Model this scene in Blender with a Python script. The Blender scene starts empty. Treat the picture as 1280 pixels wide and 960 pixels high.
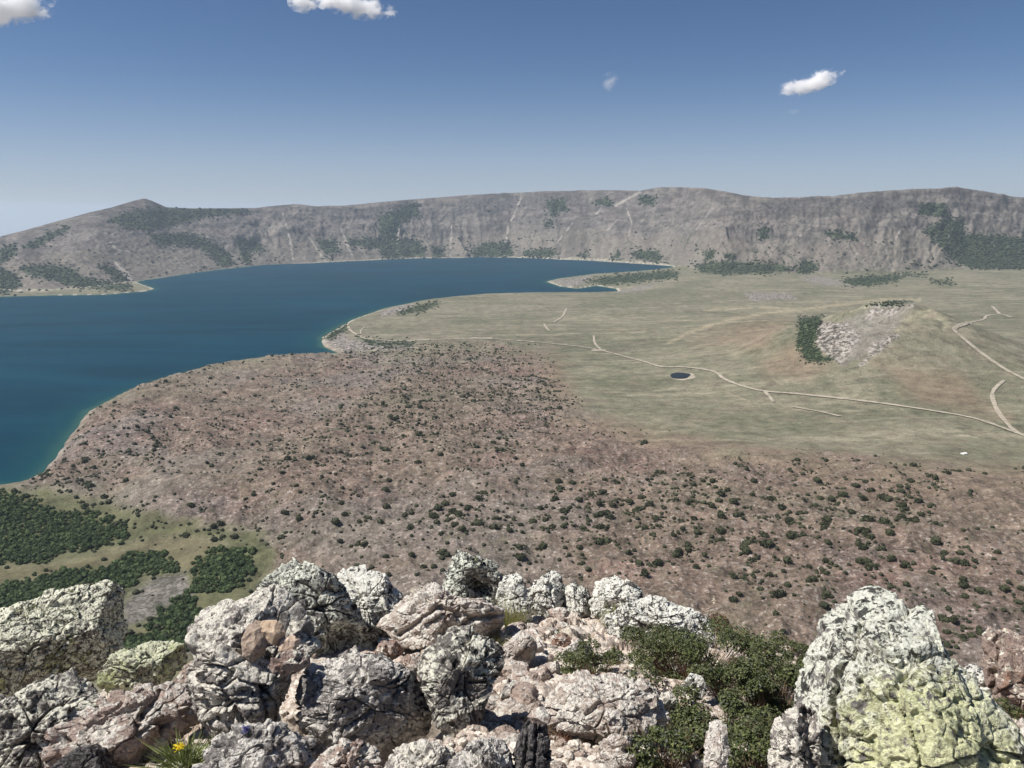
import bpy, bmesh, math, random
import numpy as np
from mathutils import Vector
RNG = np.random.default_rng(7); random.seed(7)
SC = bpy.context.scene; COL = SC.collection
# ------------------------------------------------------------------ camera (eye at the origin, +Y ahead)
F = 1005.0; PITCH = math.radians(12.08); LAKE = -420.0
cp, sp = math.cos(PITCH), math.sin(PITCH)
cam = bpy.data.cameras.new('camera'); cam.sensor_width = 36.0; cam.lens = 36.0*F/1280.0
cam.clip_start = 0.05; cam.clip_end = 120000
camo = bpy.data.objects.new('camera', cam); COL.objects.link(camo)
camo.rotation_euler = (math.pi/2-PITCH, 0, 0); SC.camera = camo

def ray(u, v):
    x = (np.asarray(u, float)-640)/F; y = (480-np.asarray(v, float))/F
    d = np.stack([x+0*y, cp+y*sp+0*x, -sp+y*cp+0*x], -1)
    return d
def at_z(u, v, z):
    d = ray(u, v); return d*(np.asarray(z)/d[..., 2])[..., None]
def proj(p):
    dep = p[..., 1]*cp-p[..., 2]*sp; dep = np.where(np.abs(dep) < 1e-6, 1e-6, dep)
    up = p[..., 1]*sp+p[..., 2]*cp
    return 640+F*p[..., 0]/dep, 480-F*up/dep, dep

# ------------------------------------------------------------------ noise
_P = np.random.default_rng(11).permutation(512).astype(np.int64); _P = np.concatenate([_P, _P, _P])
_G = np.random.default_rng(12).normal(size=(512, 3)); _G /= np.linalg.norm(_G, axis=1)[:, None]
def perlin(x, y, z=0.0):
    x, y, z = np.broadcast_arrays(np.asarray(x, float), np.asarray(y, float), np.asarray(z, float))
    xi, yi, zi = np.floor(x), np.floor(y), np.floor(z)
    fx, fy, fz = x-xi, y-yi, z-zi
    xi, yi, zi = xi.astype(np.int64) & 511, yi.astype(np.int64) & 511, zi.astype(np.int64) & 511
    u, v, w = (t*t*t*(t*(t*6-15)+10) for t in (fx, fy, fz))
    out = 0.0
    for i in (0, 1):
        a = _P[(xi+i) & 511]; wu = u if i else 1-u
        for j in (0, 1):
            b = _P[(a+yi+j) & 511]; wv = v if j else 1-v
            for k in (0, 1):
                g = _G[_P[(b+zi+k) & 511]]; ww = w if k else 1-w
                out = out+wu*wv*ww*(g[..., 0]*(fx-i)+g[..., 1]*(fy-j)+g[..., 2]*(fz-k))
    return out*1.5
def fbm(x, y, z=0.0, o=4, g=0.5, ridged=False):
    s = 0.0; a = 1.0; n = 0.0; f = 1.0
    for i in range(o):
        p = perlin(x*f+i*17.3, y*f+i*9.1, z*f+i*5.7 if not np.isscalar(z) else z+i*5.7)
        if ridged: p = 1-2*np.abs(p)*1.3
        s = s+a*p; n += a; a *= g; f *= 2.03
    return s/n
def worley(x, y, z, seed=0):                # F1, F2-F1, a random number and a tilt per cell
    x, y, z = np.broadcast_arrays(np.asarray(x, float), np.asarray(y, float), np.asarray(z, float))
    xi, yi, zi = (np.floor(q).astype(np.int64) for q in (x, y, z))
    f1 = np.full(x.shape, 9.0); f2 = np.full(x.shape, 9.0); cid = np.zeros(x.shape, np.int64); ox = np.zeros(x.shape+(3,))
    for i in (-1, 0, 1):
        for j in (-1, 0, 1):
            for k in (-1, 0, 1):
                h = _P[(_P[(_P[(xi+i+seed) & 511]+yi+j) & 511]+zi+k) & 511]
                g = _G[h]*.42; dx, dy, dz = xi+i+.5+g[..., 0]-x, yi+j+.5+g[..., 1]-y, zi+k+.5+g[..., 2]-z
                d = dx*dx+dy*dy+dz*dz; c = d < f1
                f2 = np.where(c, f1, np.minimum(f2, d)); f1 = np.where(c, d, f1); cid = np.where(c, h, cid)
                ox = np.where(c[..., None], np.stack([dx, dy, dz], -1), ox)
    t = (_G[_P[(cid+77) & 511]]*ox).sum(-1)
    return np.sqrt(f1), np.sqrt(f2)-np.sqrt(f1), cid/511.0, t
def sstep(a, b, x):
    t = np.clip((x-a)/(b-a), 0, 1); return t*t*(3-2*t)
def sdf(px, py, poly):                      # signed distance, positive inside
    P = np.asarray(poly, float); d = np.full(px.shape, 1e18); ins = np.zeros(px.shape, bool)
    for i in range(len(P)):
        a, b = P[i-1], P[i]; e = b-a; wx, wy = px-a[0], py-a[1]
        t = np.clip((wx*e[0]+wy*e[1])/max(e@e, 1e-12), 0, 1)
        d = np.minimum(d, (wx-t*e[0])**2+(wy-t*e[1])**2)
        if a[1] != b[1]:
            c = ((a[1] > py) != (b[1] > py)) & (px < e[0]*(py-a[1])/e[1]+a[0]); ins ^= c
    d = np.sqrt(d); return np.where(ins, d, -d)
def pline(px, py, pts):                     # distance to an open polyline
    P = np.asarray(pts, float); d = np.full(px.shape, 1e18)
    for i in range(1, len(P)):
        a, b = P[i-1], P[i]; e = b-a; wx, wy = px-a[0], py-a[1]
        t = np.clip((wx*e[0]+wy*e[1])/max(e@e, 1e-12), 0, 1)
        d = np.minimum(d, (wx-t*e[0])**2+(wy-t*e[1])**2)
    return np.sqrt(d)

# ------------------------------------------------------------------ object helpers
def tag(o, label=None, cat=None, group=None, kind=None):
    if label: o['label'] = label
    if cat: o['category'] = cat
    if group: o['group'] = group
    if kind: o['kind'] = kind
    return o
def mesh_np(name, V, Q, mat, smooth=True, mats=None, midx=None, parent=None):
    V = np.ascontiguousarray(V, np.float32); Q = np.ascontiguousarray(Q, np.int32); k = Q.shape[1]
    me = bpy.data.meshes.new(name)
    me.vertices.add(len(V)); me.vertices.foreach_set('co', V.ravel())
    me.loops.add(Q.size); me.loops.foreach_set('vertex_index', Q.ravel())
    me.polygons.add(len(Q)); me.polygons.foreach_set('loop_start', np.arange(0, Q.size, k, dtype=np.int32))
    me.polygons.foreach_set('use_smooth', np.full(len(Q), smooth))
    for m in (mats or [mat]): me.materials.append(m)
    if midx is not None: me.polygons.foreach_set('material_index', np.asarray(midx, np.int32))
    me.update(calc_edges=True)
    o = bpy.data.objects.new(name, me); COL.objects.link(o)
    if parent: o.parent = parent
    return o
def colattr(o, name, arr):                  # arr (n,4)
    at = o.data.attributes.new(name, 'FLOAT_COLOR', 'POINT')
    at.data.foreach_set('color', np.ascontiguousarray(arr, np.float32).ravel())
def grid_quads(nr, nc):
    i = np.arange(nr*nc).reshape(nr, nc)
    return np.stack([i[:-1, :-1], i[:-1, 1:], i[1:, 1:], i[1:, :-1]], -1).reshape(-1, 4)

# ------------------------------------------------------------------ node helper
class NT:
    def __init__(s, name):
        s.m = bpy.data.materials.new(name); s.m.use_nodes = True; s.t = s.m.node_tree; s.t.nodes.clear()
    def n(s, kind, **kw):
        d = s.t.nodes.new(kind)
        for k, v in kw.items():
            if k.startswith('_'): setattr(d, k[1:], v)
        for k, v in kw.items():
            if k.startswith('_'): continue
            key = int(k[1:]) if k[0] == 'i' and k[1:].isdigit() else k.replace('__', ' ')
            s.put(d.inputs[key], v)
        return d
    def put(s, sock, v):
        if isinstance(v, bpy.types.NodeSocket): s.t.links.new(v, sock)
        elif isinstance(v, (tuple, list)) and len(v) == 3 and sock.type == 'RGBA': sock.default_value = (*v, 1)
        else: sock.default_value = v
    def noise(s, co, scale, detail=4, rough=0.55, dist=0.0, col=False):
        d = s.n('ShaderNodeTexNoise', Vector=co, Scale=scale, Detail=detail, Roughness=rough, Distortion=dist)
        return d.outputs['Color' if col else 'Fac']
    def voro(s, co, scale, feature='F1', rnd=1.0):
        d = s.n('ShaderNodeTexVoronoi', _feature=feature, Vector=co, Scale=scale, Randomness=rnd)
        return d.outputs['Distance']
    def ramp(s, fac, a, b):                 # smooth 0..1 between a and b
        d = s.n('ShaderNodeMapRange', _interpolation_type='SMOOTHSTEP', Value=fac)
        d.inputs['From Min'].default_value = a; d.inputs['From Max'].default_value = b
        return d.outputs[0]
    def math(s, op, a, b=0.0, clamp=False):
        d = s.n('ShaderNodeMath', _operation=op, i0=a, i1=b); d.use_clamp = clamp; return d.outputs[0]
    def mix(s, fac, a, b, mode='MIX'):
        d = s.n('ShaderNodeMix', _data_type='RGBA', _blend_type=mode, i0=fac, i6=a, i7=b); return d.outputs[2]
    def bump(s, h, strength, dist, normal=None):
        d = s.n('ShaderNodeBump', Height=h, Strength=strength, Distance=dist)
        if normal is not None: s.put(d.inputs['Normal'], normal)
        return d.outputs[0]
    def out(s, col, rough=0.9, normal=None, spec=0.2, **kw):
        b = s.n('ShaderNodeBsdfPrincipled', Roughness=rough)
        s.put(b.inputs['Base Color'], col); s.put(b.inputs['Specular IOR Level'], spec)
        for k, v in kw.items(): s.put(b.inputs[k.replace('__', ' ')], v)
        if normal is not None: s.put(b.inputs['Normal'], normal)
        o = s.n('ShaderNodeOutputMaterial'); s.t.links.new(b.outputs[0], o.inputs[0]); return s.m
# ------------------------------------------------------------------ the caldera: heights
BASE = [(-400,372),(-100,368),(0,366),(60,365),(130,359),(165,353),(200,348),(250,341),(330,332),(430,327),(520,323),(640,322),(740,326),(840,332),(860,337),(900,341),(1000,341),(1100,340),(1200,336),(1280,334),(1500,330)]
BASEH = [(0,0),(740,0),(840,4),(900,40),(1000,50),(1280,60)]
RIM = [(-400,330),(-100,308),(0,296),(30,288),(77,275),(110,266),(140,259),(160,253),(172,249.5),(181,248),(190,251),(208,259),(240,260.5),(319,260),(345,257),(370,255),(395,258),(430,257),(487,251.5),(588,243.5),(700,239),(756,237.5),(800,238.5),(823,234),(850,234),(880,235),(905,239),(930,244),(964,247.5),(1000,247.5),(1038,246),(1075,241),(1112,238.5),(1160,236.5),(1196,234),(1236,240),(1280,248.5),(1500,270)]
RUN = [(-400,1500),(0,1500),(100,1700),(181,1800),(300,1350),(500,1050),(800,1000),(1500,1000)]
def tab(t, u): return np.interp(u, [a for a, b in t], [b for a, b in t])
_us = np.linspace(-400, 1500, 400)
_b = at_z(_us, tab(BASE, _us), LAKE+tab(BASEH, _us)); _bth = np.arctan2(_b[:, 0], _b[:, 1]); _br = np.hypot(_b[:, 0], _b[:, 1])
_ur = 640+F*np.tan(_bth)/1.0
def rbase(th): return np.interp(th, _bth, _br)
def ubase(th): return np.interp(th, _bth, _us)
def rrim(th): return rbase(th)+tab(RUN, ubase(th))
def zrim(th):
    # column on the rim: rays near the horizon, solve u for this azimuth
    us = np.linspace(-500, 1600, 1200); d = ray(us, tab(RIM, us)); t = np.arctan2(d[:, 0], d[:, 1]); e = d[:, 2]/np.hypot(d[:, 0], d[:, 1])
    return rrim(th)*np.interp(th, t, e)
_LK = [(-700,700),(-80,612),(0,607),(30,603),(55,590),(85,550),(110,515),(150,495),(190,480),(235,470),(270,460),(330,452),(380,447),(428,443),(404,433),(402,422),(440,400),(480,386),(530,376),(600,369),(700,366.5),(775,366.5),(770,361),(745,357),(722,361),(700,358),(683,352),(700,348),(740,343),(790,340),(840,336),(845,331),(740,325),(640,321),(520,322),(430,326),(330,331),(250,340),(200,347),(168,352),(193,361),(180,364.5),(130,368.5),(60,369.5),(0,371),(-80,373),(-700,380)]
LAKEPOLY = at_z([p[0] for p in _LK], [p[1] for p in _LK], LAKE)[:, :2]
HC = [(560,385,20),(700,380,22),(640,420,30),(800,420,32),(850,470,38),(740,435,32),(900,350,42),(1000,360,52),(1250,360,62),(1250,440,62),(1150,500,55),(1280,540,60),(1000,520,46),(700,520,46),(300,480,32),(200,520,38),(100,600,25),(200,600,45),(400,600,52),(600,600,56),(800,600,58),(1000,600,66),(1200,620,78),(1100,650,78),(1000,700,66),(1200,740,70),(600,700,52),(300,700,32),(100,650,8),(50,700,8),(150,720,8),(220,780,12),(440,415,14),(800,345,12),(740,352,8),(950,337,44),(-200,650,20),(1500,500,80),(1500,700,80),(120,366,8),(20,366,8)]
_hc = np.array([[*at_z(u, v, LAKE+h)[:2], h] for u, v, h in HC]); _hth = np.arctan2(_hc[:, 0], _hc[:, 1]); _hlr = np.log(np.hypot(_hc[:, 0], _hc[:, 1]))
def lavaw(u, v, n):
    return sstep(-22, 22, sdf(u, v, LAVA)+n*26)
LAVA = [(-300,640),(0,618),(40,588),(88,500),(180,462),(260,443),(385,432),(436,432),(500,441),(560,436),(640,440),(684,452),(690,480),(720,512),(770,542),(860,560),(1000,572),(1100,580),(1280,600),(1600,610),(1600,900),(330,900),(310,790),(320,742),(325,692),(280,668),(230,664),(190,668),(150,650),(110,635),(70,625),(0,616)]
EDGE = [(-300,850),(150,855),(225,850),(250,825),(300,790),(450,778),(500,768),(640,762),(760,766),(880,786),(1000,812),(1180,845),(1280,885),(1600,900)]
_e = ray([a for a, b in EDGE], [b for a, b in EDGE]); _eth = np.arctan2(_e[:, 0], _e[:, 1]); _er = 0.85/(-_e[:, 2]/np.hypot(_e[:, 0], _e[:, 1])-0.38)
def redge(th): return np.interp(th, _eth, np.clip(_er, 2.2, 6.0))
def Z(x, y, fine=True):
    x = np.asarray(x, float); y = np.asarray(y, float)
    r = np.hypot(x, y); th = np.arctan2(x, y); thc = np.clip(th, -0.95, 0.95)
    rb = rbase(thc); rr = rrim(thc)
    # floor
    lr = np.log(np.maximum(r, 50)); num = 0; den = 0
    for a, b, h in zip(_hth, _hlr, _hc[:, 2]):
        w = 1/(((thc-a)*1.6)**2+(lr-b)**2+0.004)**1.6; num = num+w*h; den = den+w
    hb = num/den
    d = -sdf(x, y, LAKEPOLY)
    d = d+8*fbm(x/70, y/70, 3.3, 3)
    h = np.where(d > 0, hb*(1-np.exp(-np.maximum(d, 0)/55)), np.maximum(d*0.22, -50))
    u, v, _ = proj(np.stack([x, y, LAKE+hb], -1))
    nz = fbm(x/160, y/160, 1.7, 4)
    land = sstep(0, 60, d)
    lv = lavaw(u, v, nz)*land
    if fine:
        rid = fbm(x/150, y/150, 0.4, 5, 0.55, True)
        h = h+lv*(12*rid+3.6*fbm(x/38, y/38, 8.2, 4, 0.6, True)+12*fbm(x/420, y/420, 2.2, 2)+1.5*fbm(x/10, y/10, 3.2, 3, .6))
        h = h+(1-lv)*land*(5*fbm(x/300, y/300, 5.5, 3)+0.8*fbm(x/45, y/45, 1.1, 3))
    # the scarred hill
    hx, hy = HILL; dd = np.hypot((x-hx)*0.85, (y-hy)*0.9); dd = dd*(1+0.12*perlin(x/260, y/260, 4.0))
    h = h+(94*(1-sstep(22, 330, dd))+52*(1-sstep(110, 560, dd)))*land
    h = h+30*np.exp(-(((x-HILL2[0])/330)**2+((y-HILL2[1])/200)**2))*land
    sx, sy = SCAR; ds = np.hypot(((x-sx)+.35*(y-sy))/135, (y-sy)/165)*(1+.22*perlin(x/70, y/70, 6.0)+.10*perlin(x/24, y/24, 2.0))
    h = h-land*(88*sstep(1.25, .30, ds)*(1+.10*fbm(x/30, y/30, 9, 3, .6, True)))
    z = LAKE+h
    # caldera wall
    s = np.clip((r-rb)/(rr-rb), 0, 1); zr = zrim(thc); zb = LAKE+np.where(d > 0, h, 0)
    w = th*rb
    warp = 60*fbm(w/400, r/400, 6.6, 3)
    gul = fbm((w+warp*1.6)/310, s*1.3+3, 2.5, 6, 0.58, True)*(.45+.9*sstep(-.25, .35, fbm(w/700, s*1.2, 4.4, 2)))+.35*fbm((w+warp)/120, s*3.0, 8.5, 4, .6, True)*sstep(.25, .6, s)
    big = fbm((w+warp)/900, s*0.5, 7.5, 2, 0.5, True)
    left = 1-sstep(150, 420, ubase(thc))
    prof = 0.30*s+0.70*s**1.5
    cl = sstep(0.50, 0.60, s+0.12*warp/60)*0.06+sstep(0.74, 0.80, s+0.08*warp/60)*0.05+sstep(0.90, 0.95, s+.03*warp/60)*.03-0.14*s
    prof = prof+cl*(1-left)
    env = np.sqrt(np.clip(s*(1-s)*4, 0, 1))
    zw = zb+(zr-zb)*prof+env*(1-0.62*left)*(62*gul+60*(big-0.3))+env*14*fbm(x/55, y/55, 3.1, 4, .6, True)
    z = np.where(s > 0, zw, z)
    # outer flank beyond the rim
    o = np.maximum(r-rr, 0)
    z = np.where(o > 0, np.maximum(zr-0.10*o-20*(1-np.exp(-o/120)), -1150+0*o)-o*o/1.27e7, z)
    # the viewer's own slope down to the floor
    re = redge(th); zr0 = lambda q: -0.85-0.38*np.minimum(q, re)-1.15*np.maximum(q-re, 0)
    cs = np.where(r < 30, zr0(r), zr0(30.0)-0.69*(r-30))
    cs = cs+np.clip((r-12)/300, 0, 1)*10*fbm(x/60, y/60, 2.8, 5, .55, True)
    cs = np.where(r < 7.5, cs-0.45, cs)
    k = 14.0; q = np.clip(0.5+0.5*(cs-z)/k, 0, 1)
    return np.where(r < 1500, z*(1-q)+cs*q+k*q*(1-q), z)
HILL = at_z(1095, 415, LAKE+130)[:2]; HILL = HILL*1.02
HILL2 = at_z(960, 400, LAKE+70)[:2]
SCAR = at_z(1055, 428, LAKE+95)[:2]
def hit(u, v, t0=300.0, t1=9500.0, n=500):      # first point of the terrain along the sight line of a pixel
    u = np.atleast_1d(np.asarray(u, float)); v = np.atleast_1d(np.asarray(v, float))
    d = ray(u, v); t = np.geomspace(t0, t1, n)
    P = d[:, None, :]*t[None, :, None]
    b = P[..., 2] < Z(P[..., 0], P[..., 1])
    k = np.argmax(b, 1); k = np.where(b.any(1), np.maximum(k, 1), n-1)
    lo, hi = t[k-1], t[k]
    for _ in range(14):
        m = (lo+hi)/2; p = d*m[:, None]; c = p[:, 2] < Z(p[:, 0], p[:, 1]); hi = np.where(c, m, hi); lo = np.where(c, lo, m)
    return d*hi[:, None]

# ------------------------------------------------------------------ terrain mesh, denser where the land is far off
thf = np.linspace(-0.69, 0.69, 1300); thcoarse = np.linspace(0.69, 2*math.pi-0.69, 120)[1:-1]
TH = np.concatenate([thf, thcoarse, [thf[0]+2*math.pi]])
TH = np.where(TH > math.pi, TH-2*math.pi, TH)
tc = np.clip(TH, -0.95, 0.95); RB, RR = rbase(tc), rrim(tc)
rA = np.geomspace(0.3, 480, 70)[:-1]
dep0 = math.atan(400/480.); q = np.linspace(0, 1, 560)
rows = [np.repeat(rA[:, None], len(TH), 1)]
depb = np.arctan(400/RB); rows.append(400/np.tan(dep0+(depb-dep0)[None, :]*q[:, None]))
rows.append(RB[None, :]+(RR-RB)[None, :]*np.linspace(0, 1, 150)[1:, None])
rows.append(RR[None, :]+np.geomspace(12, 28000, 40)[:, None])
R = np.concatenate(rows, 0); T = np.broadcast_to(TH, R.shape)
X, Y = R*np.sin(T), R*np.cos(T)
ZZ = np.concatenate([Z(X[i:i+60], Y[i:i+60]) for i in range(0, len(R), 60)], 0)
LH = ZZ-LAKE
# ---- what covers the ground where (material masks, laid out on the ground itself)
U, Vp, _ = proj(np.stack([X, Y, ZZ], -1))
n1 = fbm(X/90, Y/90, 0.0, 4); n2 = fbm(X/30, Y/30, 4.0, 3); n3 = fbm(X/300, Y/300, 8.0, 3)
front = (np.abs(T) < 0.75) & (R > 300)
def polys(ps, soft, amp, fld=None):
    o = np.zeros(R.shape); fld = n2 if fld is None else fld
    for p in ps:
        p = np.asarray(p, float); lo, hi = p.min(0)-25, p.max(0)+25
        k = front & (U > lo[0]) & (U < hi[0]) & (Vp > lo[1]) & (Vp < hi[1])
        if k.any(): o[k] = np.maximum(o[k], sstep(-soft, soft, sdf(U[k], Vp[k], p)+amp*fld[k]))
    return o
def lines(ps, amp=1.0):
    o = np.zeros(R.shape)
    for w, p in ps:
        p = np.asarray(p, float); lo, hi = p.min(0)-20, p.max(0)+20
        k = front & (U > lo[0]) & (U < hi[0]) & (Vp > lo[1]) & (Vp < hi[1])
        if k.any(): o[k] = np.maximum(o[k], 1-sstep(w*0.25, w*0.95, pline(U[k], Vp[k], p)+amp*(1.6*n2[k]+.5)+amp*1.5*n1[k]))
    return o
c6 = lambda *a: [(x*.336, 220+y*.336) for x, y in a]
c7 = lambda *a: [(420+x*.336, 220+y*.336) for x, y in a]
c8 = lambda *a: [(850+x*.336, 220+y*.336) for x, y in a]
VEG_FAR = [c6((400,160),(500,130),(640,120),(880,120),(930,135),(760,150),(640,185),(560,200),(470,190)), c6((700,215),(760,230),(830,270),(880,330),(820,335),(780,290),(720,260),(600,255),(540,215)), c6((880,240),(950,240),(985,275),(930,285),(930,330),(905,320),(890,270)), c6((1180,235),(1250,240),(1260,280),(1210,295)), c6((75,340),(160,330),(260,340),(320,380),(420,400),(490,400),(480,425),(380,420),(280,410),(200,390),(100,365)), c6((0,340),(60,360),(80,410),(20,440),(0,440)), c6((0,275),(60,255),(60,290),(0,330)), c6((80,265),(240,185),(255,197),(130,268)), c6((370,330),(420,340),(480,390),(430,390)),
 c7((40,235),(180,230),(300,240),(330,270),(330,300),(180,305),(160,270),(60,255)), c7((160,150),(300,100),(310,150),(240,170),(220,230),(160,230)), c7((500,280),(560,245),(640,250),(655,270),(655,300),(510,300)), c7((780,100),(850,85),(860,120),(800,150)), c7((770,170),(805,165),(800,190),(775,190)), c7((700,280),(790,270),(830,290),(780,305),(690,300)), c7((1100,285),(1200,275),(1210,320),(1100,305)), c7((900,300),(940,280),(930,305)), c7((1020,310),(1050,280),(1055,310)), c7((360,265),(400,275),(400,300),(360,300)), c7((960,95),(1010,75),(1030,110),(980,110)), c7((1130,75),(1190,80),(1180,110),(1130,105)),
 c8((60,335),(100,320),(250,320),(380,330),(420,350),(330,360),(150,368),(80,360)), c8((430,350),(460,320),(510,325),(510,350),(470,360),(440,360)), c8((90,280),(130,275),(120,310),(95,315)), c8((165,290),(205,290),(190,315)), c8((540,215),(580,205),(650,225),(655,240),(560,230)), c8((900,105),(980,100),(1000,140),(950,150),(890,140)), c8((905,205),(950,180),(1010,160),(1050,165),(1060,215),(1290,230),(1290,345),(1090,345),(1030,320),(990,290),(960,250)), c8((620,380),(720,370),(820,365),(825,380),(760,400),(660,410),(600,395)), c8((830,363),(920,365),(900,373),(830,370)), c8((935,385),(1020,400),(1000,405),(950,398)), c8((290,200),(320,190),(325,230),(300,235)),
 [(730,352),(770,344),(830,338),(850,340),(845,347),(800,352),(760,356)], [(497,391),(520,383),(545,377),(550,380),(530,388),(505,393)], [(999,397),(1027,394),(1021,414),(1017,432),(1028,444),(1043,450),(1022,454),(1007,450),(996,433)], [(402,425),(420,410),(437,403),(432,412),(415,424)], [(445,420),(470,427),(520,428),(515,432),(465,432)], [(1085,381),(1112,377),(1140,377),(1110,381)]]
WOOD = [[(-60,612),(0,615),(40,622),(70,640),(110,640),(150,655),(160,672),(130,682),(80,690),(60,705),(0,706),(-60,706)], [(-60,745),(0,735),(60,722),(100,712),(150,705),(175,715),(165,735),(140,748),(0,770),(-60,770)], [(240,735),(245,705),(265,685),(300,688),(320,700),(312,722),(285,738),(255,742)], [(180,790),(200,765),(225,750),(235,740),(252,770),(240,790)], [(155,690),(200,690),(225,710),(200,720),(160,712)], [(140,805),(190,790),(250,800),(240,815),(150,830)]]
OCHRE = [[(-60,708),(60,706),(150,686),(200,668),(240,668),(285,680),(240,715),(160,704),(60,722),(-60,738)], [(150,785),(240,778),(240,830),(140,830)]]
GREYSCREE = [[(165,738),(200,718),(232,715),(245,742),(222,768),(148,784)], [(200,800),(245,780),(260,800),(230,830),(200,830)]]
PALEL = [(2.6, c6((1050,130),(1080,240),(1090,310))), (1.6, c6((990,200),(985,270))), (2.4, c6((1150,230),(1210,315))), (4.5, c6((430,325),(470,360),(490,390))), (2.6, c6((410,250),(440,275),(480,280))), (2.4, c7((20,200),(60,300))), (2.4, c7((690,75),(660,150),(640,185),(630,250))), (2.0, c7((1080,120),(1100,170),(1090,220))), (1.6, c7((1160,140),(1110,200))), (1.8, c7((1050,160),(1010,200))), (2.0, c7((1000,100),(970,140))), (1.6, c7((880,175),(820,250))), (3.0, c7((1130,60),(1040,110))), (2.0, c8((500,180),(400,260))), (1.6, c8((120,120),(60,200))), (1.4, c8((700,230),(650,300))), (1.4, c8((820,200),(790,260))), (2.0, c7((240,170),(220,300))), (1.6, c7((430,180),(425,300)))]
TAN = [(4.5, [(836,428),(870,412),(910,400),(960,391),(1010,386),(1060,380),(1100,374),(1150,375)]), (2.5, [(985,508),(1020,513),(1050,520)]), (2.0, [(880,480),(960,510),(1000,512)]), (3, [(880,388),(960,384),(1000,387)]), (1.8, [(1140,380),(1125,395),(1110,408)]), (1.5, [(940,395),(900,425)]), (1.6, [(1170,412),(1120,413),(1080,440)])]
PINK = [[(600,436),(700,448),(730,520),(900,555),(1100,575),(1290,585),(1290,650),(880,610),(690,560),(640,500)], [(865,425),(930,402),(985,400),(960,440),(900,432)], [(950,450),(990,430),(1040,455),(1010,475),(960,470)], [(690,510),(780,545),(900,575),(1050,590),(900,600),(740,580)], [(1090,450),(1200,470),(1260,520),(1150,505)]]
SCARROCK = [[(1020,400),(1060,405),(1076,420),(1052,458),(1020,432)], [(1085,386),(1142,380),(1120,392),(1080,400)], [(1075,458),(1100,442),(1125,420),(1118,416),(1090,432)], [(403,428),(425,412),(440,425),(520,428),(515,436),(430,440)], [(930,366),(990,366),(995,374),(935,376)], c8((450,380),(500,370),(600,390),(690,415),(540,405),(480,395)), [(470,392),(500,380),(520,380),(500,392),(480,396)], [(683,352),(740,343),(735,352),(715,359)], [(770,366),(790,360),(830,352),(800,364)]]
SCARTAN = [[(1050,402),(1090,386),(1142,379),(1122,410),(1092,440),(1050,458),(1066,430)]]
lake_d = np.concatenate([-sdf(X[i:i+60], Y[i:i+60], LAKEPOLY) for i in range(0, len(R), 60)], 0)
ublk = ubase(tc)[None, :]
S = np.clip((R-RB)/(RR-RB), 0, 1); W = T*RB[None, :]
lava = sstep(-34, 34, sdf(U, Vp, LAVA)+44*n1+22*n2+20*n3)*front
lava = np.clip(lava*(0.82+0.5*n3), 0, 1)
lava = np.where((R < 640) & (R > 8), np.maximum(lava, 0.8), lava)
veg = np.maximum(polys(VEG_FAR, 2.0, 5.0), 0)
# scattered scrub flecks low on the wall
fleck = sstep(0.28, 0.45, fbm(X/60, Y/60, 2.0, 4)+0.25*n3)*sstep(0.02, 0.06, S)*(1-sstep(0.35, 0.75, S))*0.85
veg = np.maximum(veg, fleck*(S > 0))
wood = polys(WOOD, 5, 8)
ochre = polys(OCHRE, 7, 7); grey = polys(GREYSCREE, 6, 8)
pale = lines(PALEL, 1.2); pale = np.maximum(pale*0.9, polys(SCARTAN, 2.5, 6)*0.22); grey = np.maximum(grey, polys(SCARTAN, 3, 7)*.62)
streak = fbm((W+60*n1)/55, S*1.6, 2.2, 4, .6)
streak2 = fbm((W+60*n1)/160, S*1.1+5, 7.2, 4, .55)
tan = lines(TAN, 1.8)*np.clip(.75+1.3*n1+.9*n2, .1, 1)
pink = polys(PINK, 14, 16, n1)
rock = polys(SCARROCK, 2.5, 7)
shore = ((R >= RB) & (R-RB < 26) & (ubase(tc)[None, :] < 843)).astype(float)*np.clip(.55+1.2*n2, 0, 1)
sand = (1-lava)*(R < RB)*(sstep(-3, 1, lake_d)*(1-sstep(7, 20, lake_d+6*n2)))*(R > 1000)
sand = np.maximum(sand, shore)
wall = sstep(0.0, 0.05, S)*(R > 2000)
upper = sstep(0.30, 0.8, S+0.15*streak)
cliff_shade = sstep(.76, .80, S+.05*n1+.03*streak2)*(1-sstep(.91, .955, S+.03*n1))*sstep(-.22, .12, fbm(W/520, S*2, 3.9, 3))+.7*sstep(.52, .55, S+.06*n1)*(1-sstep(.58, .63, S+.05*n1))*sstep(.0, .22, fbm(W/430, S*2, 9.9, 3))  # dark cliff bands: shade put into the colour, the side sun gives none
cliff_shade = np.clip(cliff_shade*(.75+.9*streak), 0, 1)*(1-sstep(.0, .3, 1-sstep(120, 330, ublk+0*S))*.7)
HOLLOW = [(-80,606),(60,612),(150,632),(250,655),(330,665),(345,700),(320,745),(250,850),(-80,850)]
hollow = polys([HOLLOW], 10, 14)*(R > 300)
wood = np.maximum(wood, hollow*.8*(1-.9*ochre)*(1-.9*grey))
lava = lava*(1-.85*hollow)
flat = np.stack([X, Y, ZZ], -1).reshape(-1, 3)
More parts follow.
